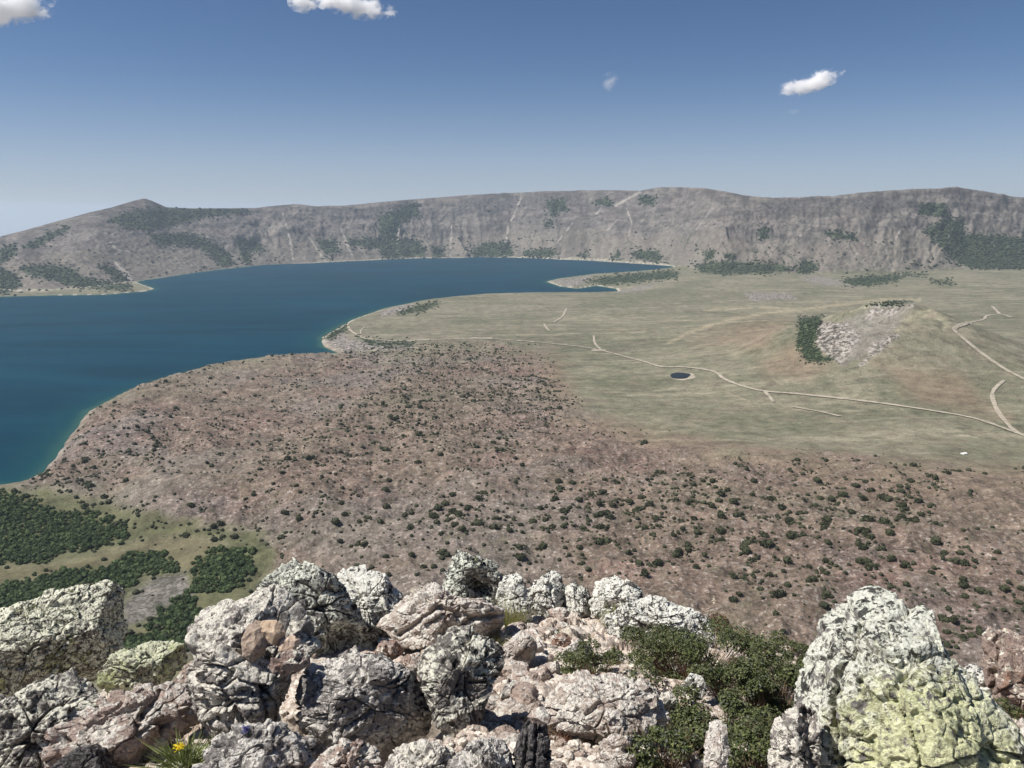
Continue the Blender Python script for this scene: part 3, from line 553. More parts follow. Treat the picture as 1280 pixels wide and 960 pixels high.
def rock(outline, mat, seed, label, cat='boulder', name='boulder', depth=.85, n=110, rough=1.0, facets=(), nf=13, dents=(), grooves=(), sq=.72, push=0.0, vb=None, group=None, on=None):
    P = np.asarray(outline, float); c = np.array([(P[:, 0].min()+P[:, 0].max())/2, (P[:, 1].min()+P[:, 1].max())/2])
    vbm = vb or P[:, 1].max(); t0 = ghit(c[0], min(vbm, 1060))+push
    if on is not None:
        wv = np.empty(len(on.data.vertices)*3, np.float32); on.data.vertices.foreach_get('co', wv); wv = wv.reshape(-1, 3).astype(float)+np.array(on.location)
        uu, vv, dd = proj(wv); kk = (np.abs(uu-c[0]) < 7) & (np.abs(vv-(c[1]+P[:, 1].max())/2) < 7) & (dd > 0); t0 = dd[kk].min()+push
    d0 = ray(c[0], c[1]); f_ = d0/np.linalg.norm(d0); tow = -f_
    rt = np.cross(f_, [0, 0, 1.0]); rt /= np.linalg.norm(rt); up = np.cross(rt, f_)
    rng = np.random.default_rng(seed)
    # outline radius by angle
    L = np.linspace(0, 1, len(P)+1); PP = np.concatenate([P, P[:1]]); m = 40
    pts = np.concatenate([PP[i]+(PP[i+1]-PP[i])*np.linspace(0, 1, m, endpoint=False)[:, None] for i in range(len(P))])
    half = min(np.ptp(P[:, 0]), np.ptp(P[:, 1]))/2; D = depth*half
    tcen = t0*np.linalg.norm(d0) + 0.30*D*t0/F
    sc = tcen/F/np.linalg.norm(d0)*(1+0*c[0])
    q = (pts-c)*[1, -1]; ang = np.arctan2(q[:, 1], q[:, 0]); rad = np.hypot(q[:, 0], q[:, 1]); o = np.argsort(ang)
    ga = np.linspace(-math.pi, math.pi, 721); gr_ = np.interp(ga, np.concatenate([ang[o]-2*math.pi, ang[o], ang[o]+2*math.pi]), np.tile(rad[o], 3))
    ker = np.ones(5)/5; gr_ = np.convolve(np.concatenate([gr_[-6:], gr_, gr_[:6]]), ker, 'same')[6:-6]
    V, Q = cube_sphere(n); a, b, e = V[:, 0], V[:, 1], V[:, 2]; s = np.hypot(a, b); an = np.arctan2(b, a)
    R_ = np.interp(an, ga, gr_)*s**sq
    p = np.stack([np.cos(an)*R_, np.sin(an)*R_, np.sign(e)*np.abs(e)**sq*D], -1)       # px units: right, up, toward the viewer
    fl = [(np.array(fn, float)/np.linalg.norm(fn), k) for fn, k in facets]
    for _ in range(nf):
        g = rng.normal(size=3); g[2] = abs(g[2])+.55*np.linalg.norm(g[:2]); g /= np.linalg.norm(g); fl.append((g, rng.uniform(.70, .92)))
    for g, k in fl:
        h = p@g; dmax = h.max()*k; p = p-np.maximum(h-dmax, 0)[:, None]*g*.93
    for (du, dv, dr, dd) in dents:
        w = np.exp(-(((p[:, 0]-(du-c[0]))/dr)**2+((p[:, 1]+(dv-c[1]))/dr)**2)*1.2)*(p[:, 2] > 0); p[:, 2] -= w*dd
    for (gl, gw, gd) in grooves:
        dl = pline(p[:, 0]+c[0], c[1]-p[:, 1], gl)+gw*.8*perlin(p[:, 0]/9, p[:, 1]/9, seed)
        p[:, 2] -= np.exp(-(dl/gw)**2)*gd*(p[:, 2] > -.2*D)
    p = p*sc; mm = half*sc*2
    nrm = p/np.maximum(np.linalg.norm(p, axis=1)[:, None], 1e-6); so_ = seed*3.17
    x, y, z = p[:, 0]+so_, p[:, 1]-so_*.7, p[:, 2]+so_*.3
    fb = 1.5/mm
    wx = .22*mm*perlin(x*fb*1.5, y*fb*1.5, z*fb*1.5); wy = .22*mm*perlin(x*fb*1.5+9, y*fb*1.5, z*fb*1.5)
    dsp = .085*mm*fbm(x*fb*1.2, y*fb*1.2, z*fb*1.2, 3)
    if n >= 80:
        cs_ = 4.2/mm**.75/1.15; _, e1, c1, t1 = worley((x+wx)*cs_, (y+wy)*cs_*1.3, z*cs_, seed)
        dsp += rough*mm**.75*(.042*(c1-.5)+.046*t1-.050*sstep(.075, .0, e1))
        cs2 = cs_*2.9; _, e2, c2, t2 = worley((x+.3*wy)*cs2, (y+.3*wx)*cs2*1.2, z*cs2, seed+5)
        dsp += rough*mm**.75*(.010*(c2-.5)+.015*t2-.010*sstep(.12, .0, e2))
    f1 = min(22, 13/mm**.5); b1 = perlin(x*f1, y*f1, z*f1); dsp += .018*min(mm, .6)*b1*rough
    pit = sstep(.14, .34, perlin(x*19, y*19, z*19)+.35*perlin(x*44, y*44, z*44)); msk = sstep(-.2, .25, perlin(x*3.3, y*3.3, z*3.3))
    dsp -= .024*pit*msk*rough
    dsp += .010*fbm(x*36, y*36, z*36, 3, .62)*rough
    p = p+nrm*dsp[:, None]
    Wp = p[:, :1]*rt+p[:, 1:2]*up+p[:, 2:]*tow
    ob = mesh_np(name, Wp, Q, RM[mat] if isinstance(mat, str) else mat)
    ob.location = f_*tcen; tag(ob, label, cat, group); ROCKS.append(ob); return ob
# the tall yellow boulder gets its own lichen, brightest on the sloping face
def giant_mat():
    return rock_mat('yellow_lichen_rock', (0.17, 0.16, 0.15), (0.36, 0.34, 0.31), .80, .50, .9, (0.66, 0.66, 0.56), (0.68, 0.69, 0.40), ymask=(GY, .32))
_gc = ray(1128, 899)/np.linalg.norm(ray(1128, 899)); GY = tuple(float(q) for q in (np.array([0.02, -.22, -.02])))
rock([(985,900),(990,870),(1002,840),(1010,800),(1020,785),(1043,772),(1048,750),(1068,742),(1085,737),(1105,745),(1120,756),(1135,749),(1149,758),(1155,778),(1168,803),(1182,820),(1200,828),(1216,850),(1236,866),(1256,890),(1268,920),(1276,960),(1272,1010),(1180,1060),(1060,1060),(1000,1010),(982,940)], giant_mat(), 3, 'tall pointed boulder crusted with bright yellow green lichen beside the leafy shrub', depth=.75, n=230, nf=5, rough=.62, facets=[((.05,.75,.75),.62),((-.75,.1,.6),.70),((.65,.45,.6),.72)], grooves=[([(1072,800),(1062,850),(1050,900),(1062,960),(1075,1000)],5,24),([(1100,835),(1118,845),(1125,832)],4,16),([(1080,870),(1100,885),(1120,882)],3,10),([(1225,905),(1262,935)],8,22)], vb=1010)
rock([(963,950),(968,905),(985,880),(1000,878),(1014,895),(1024,925),(1028,990),(970,1000)], 'grey', 5, 'small whitish boulder leaning on the foot of the tall yellow boulder', n=110, grooves=[([(1004,890),(1010,930),(1020,975)],7,22)])
rock([(-60,772),(-30,754),(20,750),(60,747),(100,746),(130,748),(147,758),(152,775),(152,803),(142,835),(126,858),(105,866),(60,862),(0,862),(-60,868)], 'greenish', 7, 'big blocky lichen covered boulder with a black shaded underside above the lake shore', depth=1.0, n=200, nf=4, facets=[((-.1,.8,.6),.70),((0,-.45,.9),.70),((.85,-.1,.5),.80)])
rock([(131,850),(135,822),(150,807),(180,803),(215,808),(229,822),(228,840),(205,858),(170,866),(140,864)], 'mossy', 9, 'small rounded boulder crusted with moss green lichen beside the big blocky one', n=120, facets=[((.7,-.3,.6),.72)])
rock([(-40,880),(0,868),(40,857),(75,853),(100,860),(114,876),(124,900),(134,940),(110,975),(40,990),(-40,985)], 'dark', 11, 'low dark jagged boulder with a pale top ledge under the big blocky boulder', n=150, facets=[((0,.9,.45),.78)])
rock([(85,877),(120,863),(170,860),(225,865),(255,880),(258,905),(240,925),(200,945),(160,962),(120,964),(80,952),(62,930),(70,900)], 'pink', 13, 'flat pinkish slab with rusty cracked front edge below the moss green boulder', name='rock_slab', cat='rock', n=150, depth=.8, facets=[((-.1,.85,.5),.62)], grooves=[([(175,905),(188,890),(200,880)],4,14),([(170,945),(195,930),(205,918)],5,14)])
massif = rock([(243,785),(250,757),(285,748),(320,741),(345,733),(367,760),(385,800),(398,824),(366,842),(350,872),(338,906),(330,934),(300,940),(265,915),(252,880),(247,840),(254,815)], 'grey', 15, 'large pale grey lichen boulder holding the loose brown stones on its shoulder', depth=.8, n=190, nf=4, facets=[((-.3,.75,.6),.72)], dents=[(345,800,26,16)])
rock([(325,745),(335,722),(360,712),(368,700),(382,699),(400,711),(420,725),(438,750),(452,780),(470,800),(472,815),(440,824),(400,820),(370,795),(340,775)], 'peak', 17, 'peaked black and white lichen boulder, highest of the left rock group', depth=.95, n=170, nf=3, facets=[((.35,-.55,.75),.60),((-.2,.8,.55),.78)], dents=[(425,800,18,24)], push=.12)
rock([(412,740),(425,715),(440,705),(455,707),(476,722),(491,735),(503,750),(502,778),(480,805),(455,790),(435,760)], 'white', 19, 'pale yellowish white boulder tucked right behind the black and white peak', n=130, facets=[((.1,.8,.6),.72)], push=.25)
rock([(303,796),(311,781),(322,775),(332,780),(334,800),(330,818),(314,828),(303,816)], 'brown', 21, 'smooth dark brown stone wedged upright on the large grey boulder', 'stone', 'stone', n=60, rough=.4, on=massif, push=-.02)
rock([(324,784),(330,774),(346,776),(358,788),(356,800),(346,808),(334,802)], 'tan', 23, 'smooth grey and tan stone resting on the upright brown stone', 'stone', 'stone', n=60, rough=.35, on=massif, push=-.09)
rock([(348,806),(354,797),(366,794),(376,801),(377,811),(362,815),(350,813)], 'peach', 25, 'small peach coloured stone on the large grey boulder', 'stone', 'stone', n=60, rough=.35, on=massif, push=-.05)
rock([(334,830),(342,818),(360,813),(380,815),(390,823),(388,836),(366,842),(345,846)], 'rusty', 27, 'rust stained stone with a black underside beneath the peach coloured stone', 'stone', 'stone', n=70, facets=[((0,-.6,.8),.6)], on=massif, push=-.05)
rock([(371,862),(380,840),(395,826),(420,820),(450,820),(480,825),(500,838),(521,855),(541,880),(547,905),(530,925),(480,936),(430,931),(390,918),(375,890)], 'slate', 29, 'grey speckled boulder undercut by a deep black crack in the middle foreground', depth=.95, n=190, nf=4, facets=[((.15,-.62,.75),.62),((-.25,.7,.65),.70),((.7,.1,.7),.72)])
rock([(528,812),(545,795),(565,785),(590,789),(610,799),(626,815),(630,835),(614,860),(602,890),(587,920),(565,928),(545,902),(535,870),(520,840)], 'dark', 31, 'tall rock with a black lichen top and a smooth brown grey foot', depth=.8, n=150, nf=4, facets=[((0,.7,.7),.75),((.2,-.2,.95),.66)])
rock([(553,725),(562,700),(572,688),(581,692),(600,696),(616,705),(629,722),(633,745),(622,756),(590,750),(558,752)], 'peak', 33, 'rounded white boulder with a dark hollow on the skyline, topmost of the middle rocks', depth=.95, n=130, nf=2, dents=[(596,730,13,26),(604,736,9,16)], facets=[((-.4,.7,.6),.75)])
rock([(468,778),(488,745),(515,728),(540,727),(562,745),(600,752),(627,765),(632,792),(600,814),(560,806),(500,806)], 'pale', 35, 'broad pale pinkish outcrop below the white boulder with the dark hollow', 'rock', 'rock_outcrop', n=170, depth=.8, facets=[((-.05,.85,.5),.60)], grooves=[([(500,790),(550,760),(575,770)],3,9),([(560,800),(590,775),(625,772)],3,10)])
rock([(620,742),(630,718),(645,715),(656,730),(663,750),(666,778),(640,780),(624,765)], 'white', 37, 'narrow white boulder right of the one with the dark hollow', n=90)
rock([(655,742),(668,725),(685,716),(697,711),(704,725),(707,745),(705,768),(680,772),(660,768)], 'white', 39, 'upright white boulder with a black cleft along its side', n=100, facets=[((-.3,.6,.7),.72),((.9,0,.4),.75)])
rock([(703,745),(712,730),(728,729),(738,745),(742,768),(720,775),(704,768)], 'white', 41, 'small plain whitish boulder between two larger white ones', n=80, push=.1)
rock([(737,748),(748,728),(768,721),(785,727),(801,738),(808,755),(802,778),(760,780),(740,770)], 'white', 43, 'white boulder speckled black, rising from the left end of the long slab', n=110, push=.08)
rock([(752,775),(790,752),(830,747),(862,755),(886,771),(893,798),(860,812),(800,808),(758,796)], 'white', 45, 'long low white slab with black spots behind the leafy shrub', 'rock', 'rock_slab', n=150, depth=.9, facets=[((.1,.85,.5),.62)])
rock([(678,878),(700,855),(720,842),(760,839),(800,848),(832,870),(838,900),(815,922),(760,934),(700,918),(680,902)], 'pale', 47, 'broad cracked pinkish slab under the leafy shrub, dry grass at its foot', 'rock', 'rock_slab', n=170, depth=.7, facets=[((0,.8,.6),.60)], grooves=[([(800,870),(812,862),(825,865)],3,8)])
splinter = rock([(638,985),(645,940),(655,910),(662,896),(682,898),(687,920),(686,960),(682,1000),(645,1000)], 'black', 49, 'dark upright splinter of rock with vertical grooves at the bottom edge', 'rock', 'rock_splinter', n=110, depth=.8, nf=3, grooves=[([(672,900),(668,990)],2.5,7),([(660,910),(652,990)],2.5,7)])
rock([(658,897),(668,885),(680,885),(690,897),(686,904),(664,904)], 'pink', 51, 'small grey pink cap stone on top of the dark splinter', 'stone', 'stone', n=50, on=splinter, push=0.0, rough=.6)
rock([(747,942),(755,928),(775,920),(795,922),(801,940),(792,957),(765,960),(750,954)], 'pale', 53, 'squarish whitish block with a dark notch near the bottom edge', 'rock', 'stone', n=80, dents=[(782,938,5,14)])
rock([(879,935),(884,908),(895,902),(905,906),(912,935),(915,990),(884,990)], 'pale', 55, 'tall narrow pinkish slab standing in the leafy shrubs', 'rock', 'rock_slab', n=90, rough=.6, facets=[((0,.3,.95),.7)])
rock([(834,827),(840,812),(852,804),(868,808),(874,825),(868,840),(845,840)], 'pink', 57, 'pinkish stone with a white cap half sunk in the leafy shrub', 'stone', 'stone', n=70, push=-.28)
rock([(851,860),(862,843),(876,845),(883,860),(878,874),(860,874)], 'white', 59, 'pale pointed stone in the shrub just below the pinkish one', 'stone', 'stone', n=60, push=-.2)
rock([(816,882),(830,862),(845,870),(851,885),(835,894)], 'grey', 61, 'grey white stone at the left edge of the leafy shrub', 'stone', 'stone', n=60, push=-.12)
rock([(1234,818),(1240,800),(1260,796),(1330,800),(1340,900),(1262,892),(1241,862),(1236,842)], 'rusty', 63, 'red brown rock block with a white lichen top at the right edge', 'rock', 'rock_block', n=110, facets=[((0,.95,.3),.8),((0,-.1,1),.7)], grooves=[([(1252,805),(1254,870)],4,14)])
rock([(1202,847),(1210,832),(1232,832),(1239,850),(1236,870),(1210,868)], 'white', 65, 'small white lichen stone between the tall yellow boulder and the red block', 'stone', 'stone', n=60)
rock([(1258,930),(1275,900),(1330,905),(1330,995),(1268,990)], 'pink', 67, 'pink rock in the lower right corner beside the tall yellow boulder', 'rock', 'rock', n=90)
rock([(243,965),(260,925),(290,906),(330,901),(360,915),(392,940),(402,1000),(250,1000)], 'slate', 69, 'dark lichen speckled boulder at the bottom edge with a small purple flower', n=150, facets=[((0,.8,.6),.7)])
rock([(383,965),(400,941),(430,926),(470,936),(484,995),(385,995)], 'pink', 71, 'pale pinkish rock at the bottom edge below the undercut grey boulder', 'rock', 'rock', n=110)
rock([(52,980),(70,951),(100,935),(125,940),(142,960),(140,1000),(60,1000)], 'black', 73, 'smooth black rock at the bottom edge in front of the pinkish slab', 'rock', 'rock', n=90, rough=.6)
rock([(172,992),(190,957),(220,944),(255,937),(282,950),(294,1000)], 'mossy', 75, 'yellow green lichen rock at the bottom edge below the yellow flower', 'rock', 'rock', n=100)
rock([(468,978),(490,942),(520,931),(560,936),(582,962),(577,1010),(475,1010)], 'grey', 77, 'rough whitish rock at the bottom edge in front of the tall dark topped rock', 'rock', 'rock', n=110)
rock([(556,965),(590,927),(630,931),(648,962),(642,1010),(562,1010)], 'slate', 79, 'grey flaky rock at the bottom edge left of the dark splinter', 'rock', 'rock', n=110)
rock([(-20,995),(0,952),(30,941),(58,952),(70,995)], 'greenish', 81, 'low lichen rock in the lower left corner', 'rock', 'rock', n=90)
rock([(216,852),(232,832),(252,825),(262,850),(257,874),(225,870)], 'rusty', 83, 'rusty pink stone between the moss green boulder and the large grey boulder', 'stone', 'stone', n=70)
rock([(466,814),(478,800),(495,803),(507,815),(497,832),(478,830)], 'rusty', 85, 'reddish dark stone in the gap right of the black and white peak', 'stone', 'stone', n=70)
rock([(626,815),(640,796),(660,790),(670,806),(662,832),(640,838)], 'pale', 87, 'creamy pale block at the top of the rubble, beside the grass tufts', 'stone', 'stone', n=80)
rock([(705,815),(722,800),(738,806),(742,822),(725,832),(708,828)], 'slate', 89, 'grey stone under the small shrub behind the rubble', 'stone', 'stone', n=70)
rock([(490,835),(510,815),(532,822),(540,850),(532,880),(512,860)], 'pink', 91, 'pale pink rock wedged between the undercut boulder and the dark topped rock', 'rock', 'rock', n=90)
# ---- rubble between the boulders: a few shapes, copied
RM.update(rubble_pale=rock_mat('pale_rubble', (0.44, 0.36, 0.30), (0.60, 0.51, 0.44), .55, .22, 0, (0.68, 0.64, 0.56), cs=.13), rubble_pink=rock_mat('pink_rubble', (0.36, 0.27, 0.22), (0.54, 0.43, 0.365), .45, .26, 0, (0.64, 0.60, 0.53), rust=.2, cs=.13), rubble_grey=rock_mat('grey_rubble', (0.24, 0.21, 0.19), (0.42, 0.38, 0.345), .60, .40, 0, (0.68, 0.65, 0.56), cs=.13))
def rubble_proto(i, mat):
    V, Q = cube_sphere(26); r = np.random.default_rng(200+i); p = np.sign(V)*np.abs(V)**.7*np.array([1, r.uniform(.6, .9), r.uniform(.38, .6)])
    for _ in range(9):
        g = r.normal(size=3); g /= np.linalg.norm(g); h = p@g; p = p-np.maximum(h-h.max()*r.uniform(.62, .88), 0)[:, None]*g*.95
    nn = p/np.linalg.norm(p, axis=1)[:, None]; p = p+nn*(.16*fbm(p[:, 0]*1.5+i*5, p[:, 1]*1.5, p[:, 2]*1.5, 3)+.07*(np.abs(perlin(p[:, 0]*4+i, p[:, 1]*4, p[:, 2]*4))-.2)+.05*perlin(p[:, 0]*9+i, p[:, 1]*9, p[:, 2]*9))[:, None]
    return mesh_np('rubble_stone', p*.5, Q, RM[mat])
RUBBLE_LABEL = 'small pale pinkish angular stone lying in the rubble between the middle boulders'
protos = [rubble_proto(i, m) for i, m in enumerate(('rubble_pale', 'rubble_pink', 'rubble_pale', 'rubble_pink', 'rubble_grey', 'rubble_pale', 'rubble_pink'))]
rub_area = [(585,858),(618,838),(640,800),(665,775),(700,775),(705,800),(690,850),(680,885),(650,905),(640,960),(590,945),(575,920)]
low_area = [(690,925),(830,925),(850,960),(690,975)]
gap_areas = [[(130,860),(260,860),(260,950),(150,960)], [(340,900),(470,920),(470,960),(360,960)], [(560,745),(760,775),(860,800),(700,800),(600,790)], [(780,840),(1000,850),(1000,960),(780,960)], [(1180,850),(1280,880),(1280,930),(1200,900)], [(450,790),(560,800),(560,900),(480,830)]]
used = set(); rr_ = random.Random(5)
def inside(pt, poly): return bool(sdf(np.array([pt[0]]), np.array([pt[1]]), poly)[0] > 0)
def scatter_stones(area, n, smin, smax, label, group):
    A = np.array(area); k = 0; tries = 0
    while k < n and tries < n*30:
        tries += 1; u, v = rr_.uniform(A[:, 0].min(), A[:, 0].max()), rr_.uniform(A[:, 1].min(), A[:, 1].max())
        if not inside((u, v), area): continue
        t = ghit(u, v); P = ray(u, v)*t; s = smin+(smax-smin)*rr_.random()**2.2; size = s*t/F
        i = rr_.randrange(len(protos)); o = protos[i]
        if i in used: o = protos[i].copy(); COL.objects.link(o)
        used.add(i); P[2] += fg_noise(P[0], P[1])+size*.12
        o.location = P; o.scale = (size, size, size*rr_.uniform(.8, 1.2)); o.rotation_euler = (rr_.uniform(-.35, .35)+.25, rr_.uniform(-.35, .35), rr_.uniform(0, 6.28)); tag(o, label, 'stone', group); k += 1
scatter_stones(rub_area, 130, 9, 46, RUBBLE_LABEL, 'rubble between the middle boulders')
scatter_stones(low_area, 45, 7, 24, 'small pale stone on the bare patch with dry grass at the bottom edge', 'stones on the bare patch')
for a, n, w in zip(gap_areas, (14, 14, 26, 16, 8, 14), ('small stone in the gaps around the flat pinkish slab', 'small stone in the crack below the undercut grey boulder', 'small whitish stone at the foot of the white skyline boulders', 'small pale stone showing through the leafy shrubs', 'small stone between the tall yellow boulder and the red block', 'small stone beside the reddish stone and the pale outcrop')):
    scatter_stones(a, n, 7, 26, w, w.replace('small ', '').replace('stone', 'stones', 1))
# loose grit and chips over the bare ground
gp = []
for i in range(6):
    V, Q = cube_sphere(5); r = np.random.default_rng(700+i); p = np.sign(V)*np.abs(V)**.7*[1, .8, .55]+r.normal(size=V.shape)*.09; gp.append((p, Q))
r = np.random.default_rng(33); Vs, Qs, b = [], [], 0
for k in range(5200):
    u, v = r.uniform(120, 1275), 770+190*r.random()**.8; t = ghit(u, v)
    if t > 6.4: continue
    P = ray(u, v)*t; sz = .004+.016*r.random()**3.0; P[2] += fg_noise(P[0], P[1])+sz*.3; V, Q = gp[r.integers(0, 6)]; a = r.uniform(0, 6.28); c_, s_ = math.cos(a), math.sin(a)
    Vs.append(np.stack([V[:, 0]*c_-V[:, 1]*s_, V[:, 0]*s_+V[:, 1]*c_, V[:, 2]], -1)*sz+P); Qs.append(Q+b); b += len(V)
t = NT('stone_chips'); rp = t.n('ShaderNodeNewGeometry').outputs['Random Per Island']; gm = t.out(t.mix(rp, (0.27, 0.21, 0.17), (0.66, 0.61, 0.53)), .95, None, .1)
tag(mesh_np('gravel', np.concatenate(Vs), np.concatenate(Qs), gm, False), kind='stuff')
for i, o in enumerate(protos):
    if i not in used: bpy.data.objects.remove(o)
# ------------------------------------------------------------------ plants among the rocks
def leaf_mat(name, c1, c2, rough=.6, trans=.25):
    t = NT(name); oi = t.n('ShaderNodeNewGeometry'); r = oi.outputs['Random Per Island']
    c = t.mix(r, c1, c2); c = t.mix(t.math('MULTIPLY', t.n('ShaderNodeObjectInfo').outputs['Random'], .45), c, tuple(q*1.1 for q in c2)) if name == 'dark_foliage' else c; d = t.n('ShaderNodeBsdfPrincipled', Roughness=rough); t.put(d.inputs['Base Color'], c); t.put(d.inputs['Specular IOR Level'], .25)
    tr = t.n('ShaderNodeBsdfTranslucent', Color=c); m = t.n('ShaderNodeMixShader', Fac=trans); t.t.links.new(d.outputs[0], m.inputs[1]); t.t.links.new(tr.outputs[0], m.inputs[2])
    o = t.n('ShaderNodeOutputMaterial'); t.t.links.new(m.outputs[0], o.inputs[0]); return t.m
LEAF = leaf_mat('shrub_leaf', (0.042, 0.062, 0.025), (0.150, 0.165, 0.075)); LEAF2 = leaf_mat('shrub_leaf_light', (0.075, 0.105, 0.035), (0.190, 0.205, 0.085))
LEAFG = leaf_mat('shrub_leaf_greyish', (0.075, 0.090, 0.062), (0.17, 0.185, 0.135))
STEM = simple('woody_stem', (0.11, 0.075, 0.05), (0.23, 0.165, 0.11), 40, obj=True)
GRASSM = leaf_mat('grass_blade', (0.14, 0.15, 0.045), (0.30, 0.29, 0.10)); DRYM = leaf_mat('dry_grass_blade', (0.26, 0.19, 0.11), (0.50, 0.41, 0.27), trans=.15)
REDM = leaf_mat('reddish_dry_stem', (0.13, 0.055, 0.035), (0.28, 0.15, 0.095), trans=.1)
YEL = leaf_mat('yellow_petal', (0.75, 0.58, 0.02), (0.85, 0.70, 0.05)); PUR = leaf_mat('purple_petal', (0.09, 0.09, 0.25), (0.17, 0.16, 0.38)); SEED = leaf_mat('seed_head', (0.55, 0.47, 0.36), (0.72, 0.64, 0.52))
def strips(roots, tips, bend, w, rng, seg=3):           # thin curved blades
    n = len(roots); k = np.linspace(0, 1, seg+1); side = rng.normal(size=(n, 3)); ax = tips-roots; side = np.cross(ax, side); side /= np.maximum(np.linalg.norm(side, axis=1)[:, None], 1e-9)
    V = []
    for q in k:
        c = roots+ax*q+bend*(q*q)[..., None] if np.ndim(q) else roots+ax*q+bend*q*q
        h = side*(w*(1-q*.92))[:, None]; V += [c-h, c+h]
    V = np.stack(V, 1).reshape(-1, 3); b = np.arange(n)[:, None]*2*(seg+1)
    Q = np.concatenate([np.concatenate([b+2*i, b+2*i+1, b+2*i+3, b+2*i+2], 1) for i in range(seg)]); return V, Q
def leaves(P, N, ln, wd, rng):                          # folded pointed leaves
    n = len(P); d = rng.normal(size=(n, 3)); N = N/np.maximum(np.linalg.norm(N, axis=1)[:, None], 1e-9); d = d-(d*N).sum(1)[:, None]*N; d /= np.linalg.norm(d, axis=1)[:, None]
    s = np.cross(N, d); L = (ln*rng.uniform(.6, 1.3, n))[:, None]; W = (wd*rng.uniform(.7, 1.2, n))[:, None]
    V = np.stack([P, P+d*L*.5+s*W+N*W*.5, P+d*L-N*L*.15, P+d*L*.5-s*W+N*W*.5], 1).reshape(-1, 3)
    return V, np.arange(n*4).reshape(-1, 4)
def ground_at(u, v):
    P = ray(u, v)*ghit(u, v); P[2] += fg_noise(P[0], P[1]); return P
def shrub(u, v, wpx, hpx, n, label, seed, mats=(LEAF, LEAF2, LEAFG), lump=7, ln=.0155, name='leafy_shrub', mix=(.52, .34, .14)):
    rng = np.random.default_rng(seed); c = ground_at(u, v); s = np.linalg.norm(c)/F; w, h = wpx*s/2, hpx*s
    root = bpy.data.objects.new(name, None); COL.objects.link(root); root.location = c; root.empty_display_size = .05; tag(root, label, 'shrub', None)
    lc = np.stack([rng.uniform(-1, 1, lump)*w*.86, rng.uniform(-1, 1, lump)*w*.8, rng.uniform(.05, .72, lump)*h], -1); lr = rng.uniform(.16, .40, lump)*w*(7/max(lump, 7))**.35
    slope = lambda p: -0.38*(c[0]*p[:, 0]+c[1]*p[:, 1])/math.hypot(c[0], c[1])
    lc[:, 2] += slope(lc)
    k = rng.integers(0, lump, n); d = rng.normal(size=(n, 3)); d /= np.linalg.norm(d, axis=1)[:, None]; d[:, 2] = np.abs(d[:, 2])*1.0-.12
    rad = lr[k]*rng.uniform(.45, 1.08, n)**.6*(1+.35*perlin(d[:, 0]*2.5+k, d[:, 1]*2.5, d[:, 2]*2.5))
    P = lc[k]+d*rad[:, None]*np.array([1, 1, min(1.0, h/w*1.1)]); N = d+rng.normal(size=(n, 3))*.6+[0, 0, .5]
    V, Q = leaves(P, N, ln, ln*.30, rng); mi = rng.choice(3, n, p=mix)
    f = mesh_np('foliage', V, Q, None, False, mats=list(mats), midx=mi, parent=root)
    m = max(n//14, 30); kk = rng.integers(0, n, m); base = P[kk]*np.array([.35, .35, .1]); base[:, 2] = slope(base)-.01
    V, Q = strips(base, P[kk]*1.02+rng.normal(size=(m, 3))*.01, rng.normal(size=(m, 3))*.02, np.full(m, .0020), rng); mesh_np('stems', V, Q, STEM, False, parent=root)
    return root
shrub(862, 852, 205, 84, 9500, 'large dark green leafy shrub sprawling below the long white slab', 1, lump=26)
shrub(905, 915, 175, 86, 8500, 'thick green leafy shrub above the tall narrow slab, pale stones showing through', 7, lump=22)
shrub(962, 905, 100, 96, 5600, 'green shrub pressed against the left side of the tall yellow boulder', 2, lump=13)
shrub(990, 858, 60, 62, 2400, 'narrow green shrub in the notch at the upper left of the tall yellow boulder', 12, lump=7)
shrub(915, 868, 130, 78, 5200, 'middle part of the leafy thicket between the long white slab and the yellow boulder', 13, lump=14)
shrub(742, 842, 90, 46, 1900, 'small dark shrub with bare twigs behind the broad cracked pinkish slab', 3, lump=8)
shrub(838, 960, 95, 52, 2300, 'low green shrub at the bottom edge left of the tall narrow slab', 4, lump=8, mix=(.35, .5, .15))
shrub(950, 968, 92, 60, 2500, 'green shrub at the bottom edge right of the tall narrow slab', 5, lump=8, mix=(.4, .5, .1))
shrub(905, 800, 70, 30, 1100, 'brownish low shrub on the skyline right of the long white slab', 6, lump=6, mats=(REDM, LEAF, LEAFG), mix=(.35, .45, .2))
shrub(975, 815, 56, 26, 1000, 'low green shrub on the skyline touching the tall yellow boulder', 8, lump=6)
shrub(805, 805, 75, 34, 1300, 'grey green low shrub in front of the long white slab', 9, lump=7, mix=(.25, .25, .5))
shrub(1262, 905, 44, 30, 700, 'small olive shrub below the red block at the right edge', 10, lump=5, mix=(.3, .6, .1))
def tuft(u, v, wpx, hpx, n, label, seed, mat, name='grass_tuft', cat='grass tuft', spread=.45, w=.0016):
    rng = np.random.default_rng(seed); c = ground_at(u, v); s = np.linalg.norm(c)/F; r0 = wpx*s*.25; hh = hpx*s
    a = rng.uniform(0, 6.28, n); q = np.sqrt(rng.uniform(0, 1, n)); ro = np.stack([np.cos(a)*q*r0, np.sin(a)*q*r0, np.full(n, -.01)], -1)
    out = np.stack([np.cos(a)*q, np.sin(a)*q, 0*a], -1)*wpx*s*spread; H = hh*rng.uniform(.45, 1.05, n)
    ti = ro+out*.6+rng.normal(size=(n, 3))*wpx*s*.06+np.stack([0*a, 0*a, H], -1)
    V, Q = strips(ro, ti, out*.5-np.stack([0*a, 0*a, H*.15], -1), np.full(n, w), rng); o = mesh_np(name, V, Q, mat, False); o.location = c; return tag(o, label, cat)
